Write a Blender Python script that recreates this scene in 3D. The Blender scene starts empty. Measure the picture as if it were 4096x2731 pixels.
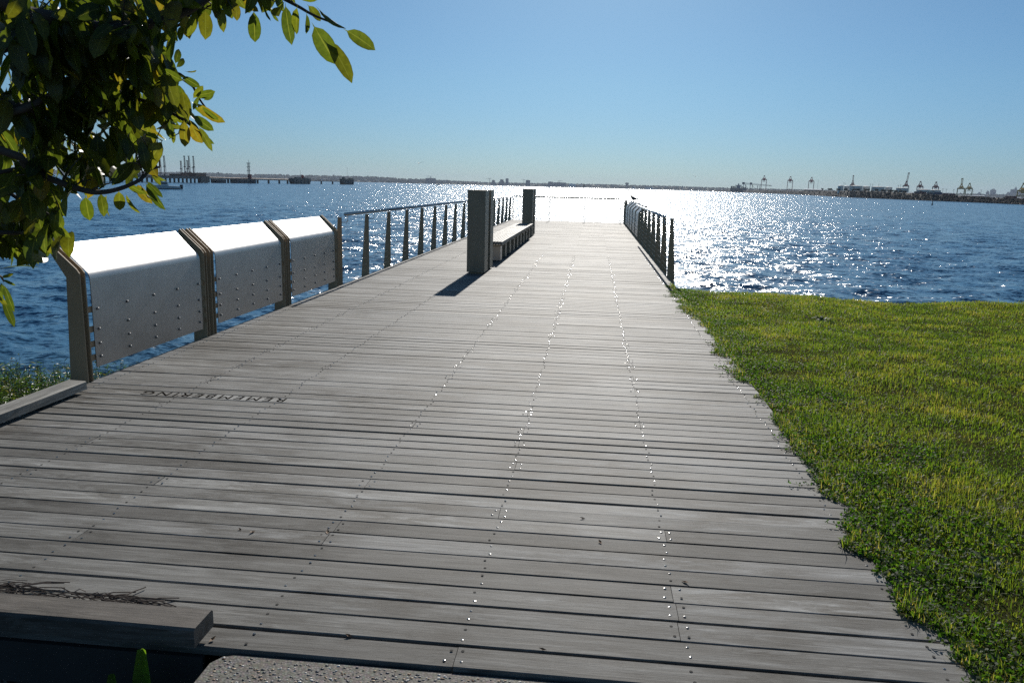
import bpy, math, random
import numpy as np
from mathutils import Matrix, Vector, noise
from math import radians as R, sin, cos, pi, atan2, sqrt, exp

random.seed(7); rng = np.random.default_rng(7)
S = bpy.context.scene
COL = S.collection

# ------------------------------------------------------------------ camera
EYE = 1.62                       # eye height above the deck boards (deck top is z = 0)
FPX, CX, CY = 3137.0, 2048.0, 1365.5
ROLL, PITCH, YAW = math.atan(.0257), R(11.2378), R(-5.6091)
def view_axes():
    r, p = ROLL, PITCH
    right = Vector((cos(r), sin(r)*sin(p), sin(r)*cos(p)))
    up = Vector((-sin(r), cos(r)*sin(p), cos(r)*cos(p)))
    fwd = Vector((0, cos(p), -sin(p)))
    m = Matrix.Rotation(-YAW, 3, 'Z')
    return m @ right, m @ up, m @ fwd
A_R, A_U, A_F = view_axes()
cam = bpy.data.cameras.new('camera')
cam.sensor_width = 36; cam.lens = FPX/4096*36; cam.clip_start = .05; cam.clip_end = 30000
cam_o = bpy.data.objects.new('camera', cam); COL.objects.link(cam_o)
M3 = Matrix((A_R, A_U, -A_F)).transposed()
cam_o.matrix_world = Matrix.Translation((0, 0, EYE)) @ M3.to_4x4()
S.camera = cam_o

# ------------------------------------------------------------------ light
SUN_EL, SUN_AZ = 26.7, 0.3       # azimuth east of +Y
w = bpy.data.worlds.new('World'); S.world = w; w.use_nodes = True
nt = w.node_tree; nt.nodes.clear()
sky = nt.nodes.new('ShaderNodeTexSky'); sky.sky_type = 'NISHITA'; sky.sun_disc = False
sky.sun_elevation = R(SUN_EL); sky.sun_rotation = R(SUN_AZ)
sky.air_density = 1.0; sky.dust_density = .25; sky.ozone_density = 2.2; sky.altitude = 0
bg = nt.nodes.new('ShaderNodeBackground'); bg.inputs[1].default_value = .060
wo = nt.nodes.new('ShaderNodeOutputWorld')
tc = nt.nodes.new('ShaderNodeTexCoord'); sx_ = nt.nodes.new('ShaderNodeSeparateXYZ'); nt.links.new(tc.outputs['Generated'], sx_.inputs[0])
rp = nt.nodes.new('ShaderNodeValToRGB'); nt.links.new(sx_.outputs[2], rp.inputs[0])   # cooler air low down, the same all round the horizon
rp.color_ramp.elements[0].position = 0; rp.color_ramp.elements[0].color = (.40, .66, 1.12, 1)
rp.color_ramp.elements[1].position = .42; rp.color_ramp.elements[1].color = (.74, 1.0, 1.10, 1)
e_ = rp.color_ramp.elements.new(.12); e_.color = (.53, .82, 1.10, 1)
mx = nt.nodes.new('ShaderNodeMix'); mx.data_type = 'RGBA'; mx.blend_type = 'MULTIPLY'; mx.inputs[0].default_value = 1
nt.links.new(sky.outputs[0], mx.inputs[6]); nt.links.new(rp.outputs[0], mx.inputs[7]); nt.links.new(mx.outputs[2], bg.inputs[0]); nt.links.new(bg.outputs[0], wo.inputs[0])
sl = bpy.data.lights.new('sun', 'SUN'); sl.energy = 5.0; sl.angle = R(.53); sl.color = (1, .95, .87)
so = bpy.data.objects.new('sun', sl); COL.objects.link(so)
sd = Vector((sin(R(SUN_AZ))*cos(R(SUN_EL)), cos(R(SUN_AZ))*cos(R(SUN_EL)), sin(R(SUN_EL))))
so.rotation_euler = sd.to_track_quat('Z', 'Y').to_euler(); so.location = (0, 0, 30)
S.view_settings.view_transform = 'Standard'; S.view_settings.look = 'None'
S.view_settings.exposure = 0; S.view_settings.gamma = 1; S.view_settings.use_curve_mapping = False
S.render.engine = 'CYCLES'
S.cycles.use_denoising = False      # the water's sparkle is smeared by a denoiser; film-like grain stays instead
S.cycles.max_bounces = 6; S.cycles.diffuse_bounces = 3; S.cycles.glossy_bounces = 3
S.cycles.transparent_max_bounces = 8; S.cycles.volume_bounces = 0
S.cycles.sample_clamp_indirect = 1.2; S.cycles.blur_glossy = 1.0; S.cycles.caustics_reflective = False; S.cycles.caustics_refractive = False

# ------------------------------------------------------------------ helpers
def ray(px, py):
    return (A_F + A_R*((px-CX)/FPX) - A_U*((py-CY)/FPX))
def far(px, py, D):
    """the point seen at photo pixel (px, py), D metres away over the ground"""
    d = ray(px, py); t = D/math.hypot(d.x, d.y)
    return Vector((0, 0, EYE)) + d*t
def at_y(px, py, Y):
    d = ray(px, py); return Vector((0, 0, EYE)) + d*(Y/d.y)
def proj(P):
    q = Vector(P)-Vector((0, 0, EYE)); z = q.dot(A_F)
    if z <= .01: return (-9999, -9999)
    return CX+FPX*q.dot(A_R)/z, CY-FPX*q.dot(A_U)/z
def lerp(a, b, t): return a+(b-a)*t
def table(x, pts):
    return float(np.interp(x, [p[0] for p in pts], [p[1] for p in pts]))

class MB:
    def __init__(s): s.v = []; s.f = []; s.m = []
    def poly(s, pts, mi=0):
        n = len(s.v); s.v += [tuple(p) for p in pts]; s.f.append(tuple(range(n, n+len(pts)))); s.m.append(mi)
    def box(s, x0, y0, z0, x1, y1, z1, mi=0, rot=None):
        P = [Vector(p) for p in ((x0,y0,z0),(x1,y0,z0),(x1,y1,z0),(x0,y1,z0),(x0,y0,z1),(x1,y0,z1),(x1,y1,z1),(x0,y1,z1))]
        if rot:
            c = Vector(((x0+x1)/2, (y0+y1)/2, (z0+z1)/2)); P = [c + rot @ (p-c) for p in P]
        n = len(s.v); s.v += [tuple(p) for p in P]
        for q in ((0,3,2,1),(4,5,6,7),(0,1,5,4),(1,2,6,5),(2,3,7,6),(3,0,4,7)):
            s.f.append(tuple(n+i for i in q)); s.m.append(mi)
    def bar(s, a, b, r, n=4, r2=None, mi=0):
        a, b = Vector(a), Vector(b); s.tube([a, b], [r, r if r2 is None else r2], n, mi)
    def tube(s, pts, rad, n=6, mi=0, cap=True):
        pts = [Vector(p) for p in pts]
        if not hasattr(rad, '__len__'): rad = [rad]*len(pts)
        base = len(s.v); up = None
        for i, p in enumerate(pts):
            t = (pts[min(i+1, len(pts)-1)]-pts[max(i-1, 0)])
            if t.length < 1e-9: t = Vector((0,0,1))
            t.normalize()
            if up is None: up = Vector((0,0,1)) if abs(t.z) < .9 else Vector((1,0,0))
            x = t.cross(up).normalized(); y = x.cross(t).normalized(); up = y
            for k in range(n):
                a = 2*pi*(k+.5)/n; q = p + (x*cos(a)+y*sin(a))*rad[i]
                s.v.append(tuple(q))
        for i in range(len(pts)-1):
            for k in range(n):
                a = base+i*n+k; b = base+i*n+(k+1) % n
                s.f.append((a, b, b+n, a+n)); s.m.append(mi)
        if cap:
            s.f.append(tuple(base+k for k in range(n))[::-1]); s.m.append(mi)
            s.f.append(tuple(base+(len(pts)-1)*n+k for k in range(n))); s.m.append(mi)
    def prism(s, poly, off, mi=0):
        """poly: 3-D outline, swept by vector off"""
        off = Vector(off); n = len(s.v); k = len(poly)
        s.v += [tuple(p) for p in poly] + [tuple(Vector(p)+off) for p in poly]
        s.f.append(tuple(range(n, n+k))); s.m.append(mi)
        s.f.append(tuple(range(n+2*k-1, n+k-1, -1))); s.m.append(mi)
        for i in range(k):
            j = (i+1) % k; s.f.append((n+i, n+k+i, n+k+j, n+j)); s.m.append(mi)
    def cyl(s, c, r, h, n=16, r2=None, mi=0):
        s.tube([c, Vector(c)+Vector((0,0,h))], [r, r if r2 is None else r2], n, mi)
    def blob(s, c, rx, ry, rz, seed=0, n=7, m=5, rough=.25, mi=0):
        rr = random.Random(seed); base = len(s.v)
        for i in range(m+1):
            th = pi*i/m
            for k in range(n):
                a = 2*pi*k/n; q = 1+rr.uniform(-rough, rough)
                s.v.append((c[0]+rx*sin(th)*cos(a)*q, c[1]+ry*sin(th)*sin(a)*q, c[2]+rz*cos(th)*q))
        for i in range(m):
            for k in range(n):
                a = base+i*n+k; b = base+i*n+(k+1) % n
                s.f.append((a, a+n, b+n, b)); s.m.append(mi)
    def build(s, name, mats, parent=None, smooth=False):
        me = bpy.data.meshes.new(name); me.from_pydata(s.v, [], s.f)
        if not isinstance(mats, (list, tuple)): mats = [mats]
        for m in mats: me.materials.append(m)
        if len(mats) > 1: me.polygons.foreach_set('material_index', s.m)
        if smooth: me.polygons.foreach_set('use_smooth', [True]*len(me.polygons))
        me.update()
        return link(name, me, parent)

def link(name, me, parent=None):
    o = bpy.data.objects.new(name, me); COL.objects.link(o)
    if parent: o.parent = parent
    return o
def tag(o, label=None, cat=None, group=None, kind=None):
    if label: o['label'] = label
    if cat: o['category'] = cat
    if group: o['group'] = group
    if kind: o['kind'] = kind
    return o
def thing(name, label, cat, loc=(0,0,0), rz=0, group=None):
    o = bpy.data.objects.new(name, None); COL.objects.link(o); o.empty_display_size = .1
    o.location = loc; o.rotation_euler = (0, 0, rz)
    return tag(o, label, cat, group)
def copy_tree(o, parent=None):
    c = o.copy(); COL.objects.link(c); c.parent = parent
    for ch in list(o.children): copy_tree(ch, c)
    return c
def np_mesh(name, V, loops, starts, totals, mats, parent=None, smooth=False, col=None, colname='tint'):
    me = bpy.data.meshes.new(name)
    me.vertices.add(len(V)); me.vertices.foreach_set('co', np.asarray(V, np.float32).ravel())
    me.loops.add(len(loops)); me.loops.foreach_set('vertex_index', np.asarray(loops, np.int32))
    me.polygons.add(len(starts)); me.polygons.foreach_set('loop_start', np.asarray(starts, np.int32))
    me.polygons.foreach_set('loop_total', np.asarray(totals, np.int32))
    if smooth: me.polygons.foreach_set('use_smooth', np.ones(len(starts), bool))
    for m in (mats if isinstance(mats, list) else [mats]): me.materials.append(m)
    if col is not None:
        a = me.attributes.new(colname, 'FLOAT', 'POINT'); a.data.foreach_set('value', np.asarray(col, np.float32))
    me.update(calc_edges=True); me.validate()
    return link(name, me, parent)

# ------------------------------------------------------------------ materials
class Nt:
    def __init__(s, name):
        s.m = bpy.data.materials.new(name); s.m.use_nodes = True; s.t = s.m.node_tree; s.t.nodes.clear()
        s.out = s.n('ShaderNodeOutputMaterial')
    def n(s, k, **kw):
        q = s.t.nodes.new(k)
        for a, b in kw.items(): setattr(q, a, b)
        return q
    def l(s, a, b): s.t.links.new(a, b)
    def val(s, sock, v):
        if hasattr(v, 'is_output') or isinstance(v, bpy.types.NodeSocket): s.l(v, sock)
        else: sock.default_value = v
    def math(s, op, a, b=None, c=None, clamp=False):
        q = s.n('ShaderNodeMath', operation=op, use_clamp=clamp); s.val(q.inputs[0], a)
        if b is not None: s.val(q.inputs[1], b)
        if c is not None: s.val(q.inputs[2], c)
        return q.outputs[0]
    def pos(s, scale=(1,1,1), kind='pos', add=None):
        if kind == 'pos': o = s.n('ShaderNodeNewGeometry').outputs['Position']
        else: o = s.n('ShaderNodeTexCoord').outputs['Object']
        q = s.n('ShaderNodeMapping'); s.l(o, q.inputs[0]); q.inputs['Scale'].default_value = scale
        if add is not None: s.l(add, q.inputs['Location'])
        return q.outputs[0]
    def noise(s, vec, scale, detail=4, rough=.55, dist=0):
        q = s.n('ShaderNodeTexNoise'); s.l(vec, q.inputs['Vector']); q.inputs['Scale'].default_value = scale
        q.inputs['Detail'].default_value = detail; q.inputs['Roughness'].default_value = rough; q.inputs['Distortion'].default_value = dist
        return q.outputs[0]
    def ramp(s, fac, stops):
        q = s.n('ShaderNodeValToRGB'); s.l(fac, q.inputs[0]); e = q.color_ramp.elements
        while len(e) < len(stops): e.new(.5)
        for el, (p, c) in zip(e, stops):
            el.position = p; el.color = (c, c, c, 1) if not hasattr(c, '__len__') else (*c, 1)
        return q.outputs[0]
    def mix(s, fac, a, b, mode='MIX'):
        q = s.n('ShaderNodeMix', data_type='RGBA', blend_type=mode); s.val(q.inputs[0], fac)
        for i, v in ((6, a), (7, b)):
            if isinstance(v, bpy.types.NodeSocket): s.l(v, q.inputs[i])
            else: q.inputs[i].default_value = (*v, 1)
        return q.outputs[2]
    def bump(s, h, strength=.3, dist=.01, normal=None):
        q = s.n('ShaderNodeBump'); s.l(h, q.inputs['Height']); q.inputs['Strength'].default_value = strength
        q.inputs['Distance'].default_value = dist
        if normal: s.l(normal, q.inputs['Normal'])
        return q.outputs[0]
    def bsdf(s, col, rough=.6, metal=0, spec=.5, normal=None, out=True, **kw):
        q = s.n('ShaderNodeBsdfPrincipled')
        if isinstance(col, bpy.types.NodeSocket): s.l(col, q.inputs['Base Color'])
        else: q.inputs['Base Color'].default_value = (*col, 1)
        s.val(q.inputs['Roughness'], rough); s.val(q.inputs['Metallic'], metal); s.val(q.inputs['Specular IOR Level'], spec)
        if normal: s.l(normal, q.inputs['Normal'])
        for k, v in kw.items(): s.val(q.inputs[k], v)
        if out: s.l(q.outputs[0], s.out.inputs[0])
        return q.outputs[0]

def plain(name, col, rough=.7, metal=0, var=.25, scale=3, spec=.5):
    k = Nt(name); n = k.noise(k.pos(), scale, 5)
    c = k.mix(k.ramp(n, [(.3, 0), (.7, 1)]), tuple(v*(1-var) for v in col), tuple(min(1, v*(1+var)) for v in col))
    k.bsdf(c, rough, metal, spec); return k.m

def island_rand(k):
    a = k.n('ShaderNodeNewGeometry').outputs['Random Per Island']; b = k.n('ShaderNodeObjectInfo').outputs['Random']
    return k.math('FRACT', k.math('ADD', a, b))

def wood_mat(name, light=(.275,.272,.262), dark=(.068,.061,.052), rough=.5, axis=0, stain=1.0, spec=.5, vary=1.0):
    k = Nt(name); r = island_rand(k)
    off = k.n('ShaderNodeCombineXYZ'); k.l(k.math('MULTIPLY', r, 37.0), off.inputs[0]); k.l(k.math('MULTIPLY', r, 91.0), off.inputs[2]); k.l(k.math('MULTIPLY', r, 53.0), off.inputs[1])
    def st(a, b): q = [b, b, b]; q[axis] = a; return tuple(q)
    streak = k.noise(k.pos(st(.8, 19), add=off.outputs[0]), 2.2, 8, .74, .5)      # 2-3 cm wide bands along the board
    grain = k.noise(k.pos(st(2.2, 75), add=off.outputs[0]), 3, 7, .75, .3)         # fine silver grain
    blot = k.noise(k.pos(st(1.6, 9), add=off.outputs[0]), 1.8, 9, .76, .7)       # stains inside a board
    patch = k.noise(k.pos(st(1.0, 1.4)), .9, 5, .6, .4)                            # damp areas over several boards
    base = k.mix(k.ramp(streak, [(.38, 0), (.60, 1)]), tuple(lerp(d, l, .40) for d, l in zip(dark, light)), light)
    base = k.mix(1.0, base, k.ramp(grain, [(.30, .35), (.44, .9), (.68, 1.2)]), 'MULTIPLY')
    stn = k.math('MULTIPLY', k.ramp(blot, [(.44, 1), (.60, 0)]), k.ramp(patch, [(.40, 1.0*stain), (.60, .22*stain)]))
    base = k.mix(stn, base, dark)
    pale = k.math('MULTIPLY', k.ramp(blot, [(.60, 0), (.72, 1)]), .5)
    base = k.mix(pale, base, (.46,.46,.455))
    lo = 1-.45*vary; hi = 1+.42*vary
    tone = k.ramp(r, [(0, (lo, lo*.97, lo*.93)), (.25, (.88,.87,.85)), (.6, (1.04,1.04,1.03)), (.85, (1.14,1.14,1.14)), (1, (hi, hi, hi*.99))])
    base = k.mix(1.0, base, tone, 'MULTIPLY')
    v = k.n('ShaderNodeTexVoronoi'); k.l(k.pos(st(.42, 1.0), add=off.outputs[0]), v.inputs['Vector']); v.inputs['Scale'].default_value = 2.3
    base = k.mix(1.0, base, k.ramp(v.outputs['Distance'], [(.02, .22), (.045, .6), (.09, 1)]), 'MULTIPLY')
    crk = k.noise(k.pos(st(.8, 60), add=off.outputs[0]), 1.7, 2, .5)               # drying cracks
    base = k.mix(1.0, base, k.ramp(crk, [(.255, .12), (.275, 1)]), 'MULTIPLY')
    ro = k.math('ADD', k.math('MULTIPLY', blot, .25), rough-.12)
    h = k.math('ADD', k.math('MULTIPLY', streak, .5), k.math('MULTIPLY', grain, .7))
    k.bsdf(base, ro, 0, spec, k.bump(h, .5, .005)); return k.m

MAT = {}
MAT['board'] = wood_mat('weathered_board', rough=.70, spec=.24)
MAT['kerb'] = wood_mat('kerb_timber', (.34,.33,.30), (.09,.08,.068), .7, 1, .8, .3)
MAT['beamx'] = wood_mat('beam_timber', (.15,.132,.115), (.04,.034,.028), .7, 0, 1.3, .3)
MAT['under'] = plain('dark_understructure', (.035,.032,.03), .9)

def steel(name, col, rough, scale=30, metal=1.0, bump=.05, streak=True, spec=.5):
    k = Nt(name)
    n = k.noise(k.pos((1, 1, .12) if streak else (1,1,1)), scale, 6, .65)
    n2 = k.noise(k.pos(), 3.0, 4, .6)
    spots = k.ramp(k.noise(k.pos(), 140, 2, .6), [(.66, 1), (.74, .72)])
    c = k.mix(k.ramp(k.math('ADD', k.math('MULTIPLY', n, .5), k.math('MULTIPLY', n2, .5)), [(.35, 0), (.65, 1)]), tuple(v*.8 for v in col), col)
    c = k.mix(1.0, c, spots, 'MULTIPLY')
    rr = k.math('ADD', k.math('MULTIPLY', n2, .10), rough-.05)
    k.bsdf(c, rr, metal, spec, k.bump(n, bump, .002)); return k.m
MAT['sheet'] = steel('blasted_stainless', (.42,.41,.40), .40, 45, bump=.03)
MAT['plate'] = steel('weathered_post_steel', (.42,.31,.20), .6, metal=0, spec=.15)
MAT['pillar'] = steel('dark_brushed_steel', (.30,.25,.18), .5, 18, metal=.15, spec=.3)
MAT['pipe'] = steel('handrail_steel', (.62,.61,.6), .3, streak=False)
MAT['bolt'] = steel('bolt_steel', (.36,.35,.34), .55, metal=.6, streak=False)
MAT['cable'] = steel('cable_steel', (.5,.5,.5), .4, streak=False)
MAT['screw'] = steel('screw_steel', (.38,.37,.36), .17, streak=False)
MAT['dark'] = plain('dark_recess', (.02,.018,.016), .9)

# ------------------------------------------------------------------ water
SEA = -1.8
def water_material():
    k = Nt('bay_water')
    g = k.n('ShaderNodeNewGeometry'); p = g.outputs['Position']
    def mp(sx, sy, rot):
        q = k.n('ShaderNodeMapping'); k.l(p, q.inputs[0]); q.inputs['Scale'].default_value = (sx, sy, 1); q.inputs['Rotation'].default_value = (0,0,R(rot)); return q.outputs[0]
    def tilt(vec, scale, detail, amp, rough=.6):
        q = k.n('ShaderNodeTexNoise'); k.l(vec, q.inputs['Vector']); q.inputs['Scale'].default_value = scale
        q.inputs['Detail'].default_value = detail; q.inputs['Roughness'].default_value = rough
        s1 = k.n('ShaderNodeVectorMath', operation='SUBTRACT'); k.l(q.outputs['Color'], s1.inputs[0]); s1.inputs[1].default_value = (.5, .5, .5)
        s2 = k.n('ShaderNodeVectorMath', operation='MULTIPLY'); k.l(s1.outputs[0], s2.inputs[0]); s2.inputs[1].default_value = (amp, amp, 0); return s2.outputs[0]
    def add(a, b):
        q = k.n('ShaderNodeVectorMath', operation='ADD'); k.l(a, q.inputs[0]); k.l(b, q.inputs[1]); return q.outputs[0]
    gust = k.noise(mp(.5, 1, 20), .03, 4, .6)
    t = add(tilt(mp(.8, 1.5, 12), 1.1, 3, 1.7), tilt(mp(.8, 1.3, -24), 6.0, 3, 2.3))
    sc = k.n('ShaderNodeVectorMath', operation='SCALE'); k.l(t, sc.inputs[0]); k.l(k.ramp(gust, [(.3, .75), (.7, 1.15)]), sc.inputs['Scale'])
    nn = k.n('ShaderNodeVectorMath', operation='NORMALIZE'); k.l(add(g.outputs['Normal'], sc.outputs[0]), nn.inputs[0])
    ln = k.n('ShaderNodeVectorMath', operation='LENGTH'); k.l(p, ln.inputs[0])
    sh = k.ramp(k.math('DIVIDE', ln.outputs['Value'], 40.0), [(.22, 1), (.5, 0)])
    big = k.noise(mp(1, 1, 0), .02, 3, .5)
    deep = k.mix(big, (.030,.110,.205), (.042,.135,.245))
    colr = k.mix(sh, deep, (.035,.062,.066))
    k.bsdf(colr, .19, 0, .5, nn.outputs[0], IOR=1.333)
    return k.m
MAT['water'] = water_material()

def build_water():
    rr = [5.0]
    while rr[-1] < 260: rr.append(rr[-1]*1.0062)
    while rr[-1] < 8800: rr.append(rr[-1]*1.06)
    rr = np.array(rr); na = 520
    aa = np.linspace(-R(74), R(70), na)          # measured from +Y, clockwise
    Rg, Ag = np.meshgrid(rr, aa, indexing='ij')
    X = Rg*np.sin(Ag); Y = Rg*np.cos(Ag); Z = np.zeros_like(X); DX = np.zeros_like(X); DY = np.zeros_like(X)
    cell = np.maximum(np.gradient(rr)[:, None]*np.ones_like(X), Rg*(aa[1]-aa[0]))
    g = np.random.default_rng(3)
    for i in range(80):
        L = float(np.exp(g.uniform(np.log(.25), np.log(4.0))))
        th = g.normal(R(258), R(33))             # travel direction: towards the shore
        kx, ky = cos(th)*2*pi/L, sin(th)*2*pi/L
        amp = .0062*L**.92*g.uniform(.6, 1.3)
        fade = np.clip((L/cell-3.0)/3.0, 0, 1)
        ph = kx*X+ky*Y+g.uniform(0, 2*pi)
        env = .65+.5*np.sin(X*g.uniform(.05,.3)+g.uniform(0,6))*np.sin(Y*g.uniform(.05,.3)+g.uniform(0,6))
        A = amp*fade*env
        Z += A*np.cos(ph); q = .8
        DX -= q*A*kx*L/(2*pi)*np.sin(ph); DY -= q*A*ky*L/(2*pi)*np.sin(ph)
    V = np.stack([X+DX, Y+DY, Z+SEA], -1).reshape(-1, 3)
    nr = len(rr); i = np.arange((nr-1)*(na-1)); r0 = i//(na-1); c0 = i % (na-1); a = r0*na+c0
    loops = np.stack([a, a+na, a+na+1, a+1], -1)[:, ::-1].ravel()
    o = np_mesh('water', V, loops, np.arange(len(i))*4, np.full(len(i), 4), MAT['water'], smooth=True)
    tag(o, 'dark blue choppy bay water glittering under the low sun', kind='structure')
build_water()

# ------------------------------------------------------------------ ground
def soil():
    k = Nt('bank_soil'); n = k.noise(k.pos(), 4, 7, .65); n2 = k.noise(k.pos(), 40, 4, .6)
    c = k.mix(k.ramp(n, [(.35, 0), (.65, 1)]), (.045,.04,.025), (.10,.085,.055))
    k.bsdf(c, .95, 0, .2, k.bump(n2, .6, .02)); return k.m
def lawn_mat():
    k = Nt('lawn_turf'); n = k.noise(k.pos(), 1.1, 5, .6); n2 = k.noise(k.pos(), 60, 4, .65)
    c = k.mix(k.ramp(n, [(.35, 0), (.7, 1)]), (.045,.055,.014), (.095,.088,.030))
    c = k.mix(k.ramp(n2, [(.4, 0), (.6, .6)]), c, (.05,.042,.02))
    k.bsdf(c, 1.0, 0, .0, k.bump(n2, .8, .02)); return k.m
MAT['soil'] = soil(); MAT['lawn'] = lawn_mat()

def shore_y(x):        # where the lawn stops above the water
    return 13.35 + .25*sin(x*.9+.5) + .12*sin(x*2.3) + max(0, (x-8))*.02
def gz(x, y):
    n = noise.noise(Vector((x*.35, y*.35, 3.3)))
    if x > 1.40:
        z = -.035 + .05*noise.noise(Vector((x*.3, y*.3, 0))) * min(1, (x-1.4))
        d = y-shore_y(x)
        if d > -.6: z -= .06*(d+.6)**1.5 if d < 0 else .06*.46+d*.75
        return max(z, -2.9)
    t = min(1, max(0, (y-6.6)/4.4)); z = -.44 - 1.85*t**.8 + .08*n
    if y < -1.0: z = lerp(z, -.06, min(1, (-1.0-y)/3.0))
    if y > 11: z -= (y-11)*.25
    return max(z, -2.9)
def grid_mesh(name, xs, ys, zf, mat):
    V = [(x, y, zf(x, y)) for y in ys for x in xs]; nx = len(xs); F = []
    for j in range(len(ys)-1):
        for i in range(nx-1): a = j*nx+i; F.append((a, a+1, a+nx+1, a+nx))
    me = bpy.data.meshes.new(name); me.from_pydata(V, [], F); me.materials.append(mat)
    me.polygons.foreach_set('use_smooth', [True]*len(F)); me.update(); return link(name, me)
xs = list(np.concatenate([np.linspace(-60, -14, 16), np.linspace(-13, 1.34, 44)]))
ys = list(np.concatenate([np.linspace(-50, -6, 12), np.linspace(-5, 19, 70)]))
tag(grid_mesh('ground', xs, ys, gz, MAT['soil']), 'bare brown bank sloping down to the water', kind='structure')
xs = [1.4001] + list(np.linspace(1.55, 18, 60)) + list(np.linspace(20, 60, 10))
ys = list(np.linspace(-50, -6, 12)) + list(np.linspace(-5, 18.5, 80))
lw = grid_mesh('lawn', xs, ys, gz, MAT['lawn']); tag(lw, 'rough green lawn beside the jetty deck', kind='structure')
mb = MB(); mb.poly([(1.4, -50, -.05), (1.4, 19, -.05), (1.4, 19, -3), (1.4, -50, -3)]); mb.build('soil_face', MAT['soil'], lw)

# concrete path in the foreground
def aggregate():
    k = Nt('exposed_aggregate'); v = k.n('ShaderNodeTexVoronoi'); k.l(k.pos(), v.inputs['Vector']); v.inputs['Scale'].default_value = 110
    c = k.mix(k.ramp(v.outputs['Distance'], [(.25, 0), (.5, 1)]), (.26,.235,.2), (.12,.11,.095))
    c2 = k.mix(.16, c, v.outputs['Color'], 'SOFT_LIGHT')
    n = k.noise(k.pos(), 3, 4); c2 = k.mix(k.ramp(n, [(.3, .35), (.7, 0)]), c2, (.06,.055,.048))
    k.bsdf(c2, .75, 0, .4, k.bump(v.outputs['Distance'], .35, .003)); return k.m
MAT['agg'] = aggregate()
mb = MB()
mb.prism([(-1.24, -6, -.012), (1.36, -6, -.012), (1.36, 2.368, -.012), (-1.17, 2.368, -.012), (-1.215, 2.35, -.012), (-1.24, 2.31, -.012)][::-1], (0, 0, -.32))
path = mb.build('footpath', MAT['agg']); tag(path, 'exposed aggregate concrete path meeting the timber deck', kind='structure')
pebm = [plain('pebble_'+n, c, .5, scale=80) for n, c in (('grey', (.16,.155,.15)), ('tan', (.38,.28,.18)), ('pale', (.6,.58,.54)), ('slate', (.07,.075,.085)), ('rust', (.22,.12,.06)))]
mb = MB()
for i in range(5200):
    x = random.uniform(-1.21, 1.3); y = random.uniform(1.8, 2.355); r = random.uniform(.0022, .0062)
    mb.blob((x, y, -.0125), r*random.uniform(.8, 1.5), r, r*.55, seed=i, n=5, m=3, rough=.15, mi=random.choices(range(5), (5, 2.5, 2.2, 3, .7))[0])
pb = mb.build('pebble', pebm, path, True); tag(pb, kind='stuff')

# ------------------------------------------------------------------ jetty deck
XL, XR, YN, YF = -3.93, 1.42, 2.385, 38.1
deck = thing('jetty_deck', 'long deck of weathered grey timber boards running out over the water', 'jetty')
JX = [-3.82, -3.05, -2.28, -1.16, -.40, .40, 1.28]      # joists carry the screws
boards = []
y = YN; row = 0
while y < YF:
    gap = random.choice((.006, .009, .010, .012, .014, .016)) if y < 9 else random.uniform(.006, .015)
    wd = .1375-gap
    cuts = sorted(random.sample([-3.05, -2.28, -1.16, -.40, .40], 1 if random.random() < .72 else 2)) if random.random() < .8 else []
    if row in (1,): cuts = []
    if row == 3: cuts = [.40]
    if row == 6: cuts = [-1.16]
    if row in (22, 23, 24): cuts = [-2.28+1.88] if row == 22 else []
    e = [XL]+[c+random.uniform(-.012, .012) for c in cuts]+[XR-random.uniform(0, .008)]
    for a, b in zip(e, e[1:]):
        boards.append([a+.0012, b-.0012, y, wd, row])
    y += .1375; row += 1
N_ROWS = row
def board_section(wd, th=.032, ch=.0028):
    return [(0, -th), (wd, -th), (wd, -ch), (wd-ch, 0), (ch, 0), (0, -ch)]
def add_board(mb, a, b, y0, wd, org=(0,0,0), still=False):
    dz = 0 if still else random.uniform(-.0018, .0018); tl = 0 if still else random.uniform(-.02, .02); sk = 0 if still else random.uniform(-.0022, .0022)
    sec = board_section(wd)
    n = len(mb.v); segs = max(2, int((b-a)/.7)+1)
    for i in range(segs+1):
        x = lerp(a, b, i/segs); wv = 0 if still else random.uniform(-.0008, .0008)
        for (yy, zz) in sec:
            mb.v.append((x-org[0], y0+yy+sk*(i/segs-.5)+wv-org[1], zz+dz+tl*(yy-wd/2)-org[2]))
    k = 6
    for i in range(segs):
        for j in range(k):
            p = n+i*k+j; q = n+i*k+(j+1) % k; mb.f.append((p, q, q+k, p+k)); mb.m.append(0)
    mb.f.append(tuple(n+j for j in range(k))[::-1]); mb.m.append(0)
    mb.f.append(tuple(n+segs*k+j for j in range(k))); mb.m.append(0)
TEXT_ROW = int(round((5.475-YN)/.1375))
restmb = MB()
for idx, (a, b, y0, wd, rw) in enumerate(boards):
    if idx < 299:
        mb = MB(); add_board(mb, a, b, y0, wd, (a, y0, 0), still=(rw in (TEXT_ROW, TEXT_ROW-1, TEXT_ROW+1)))
        o = mb.build('board', MAT['board'], deck); o.location = (a, y0, 0)
    else: add_board(restmb, a, b, y0, wd)
tag(restmb.build('far_boards', MAT['board'], deck), kind='stuff')

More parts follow.
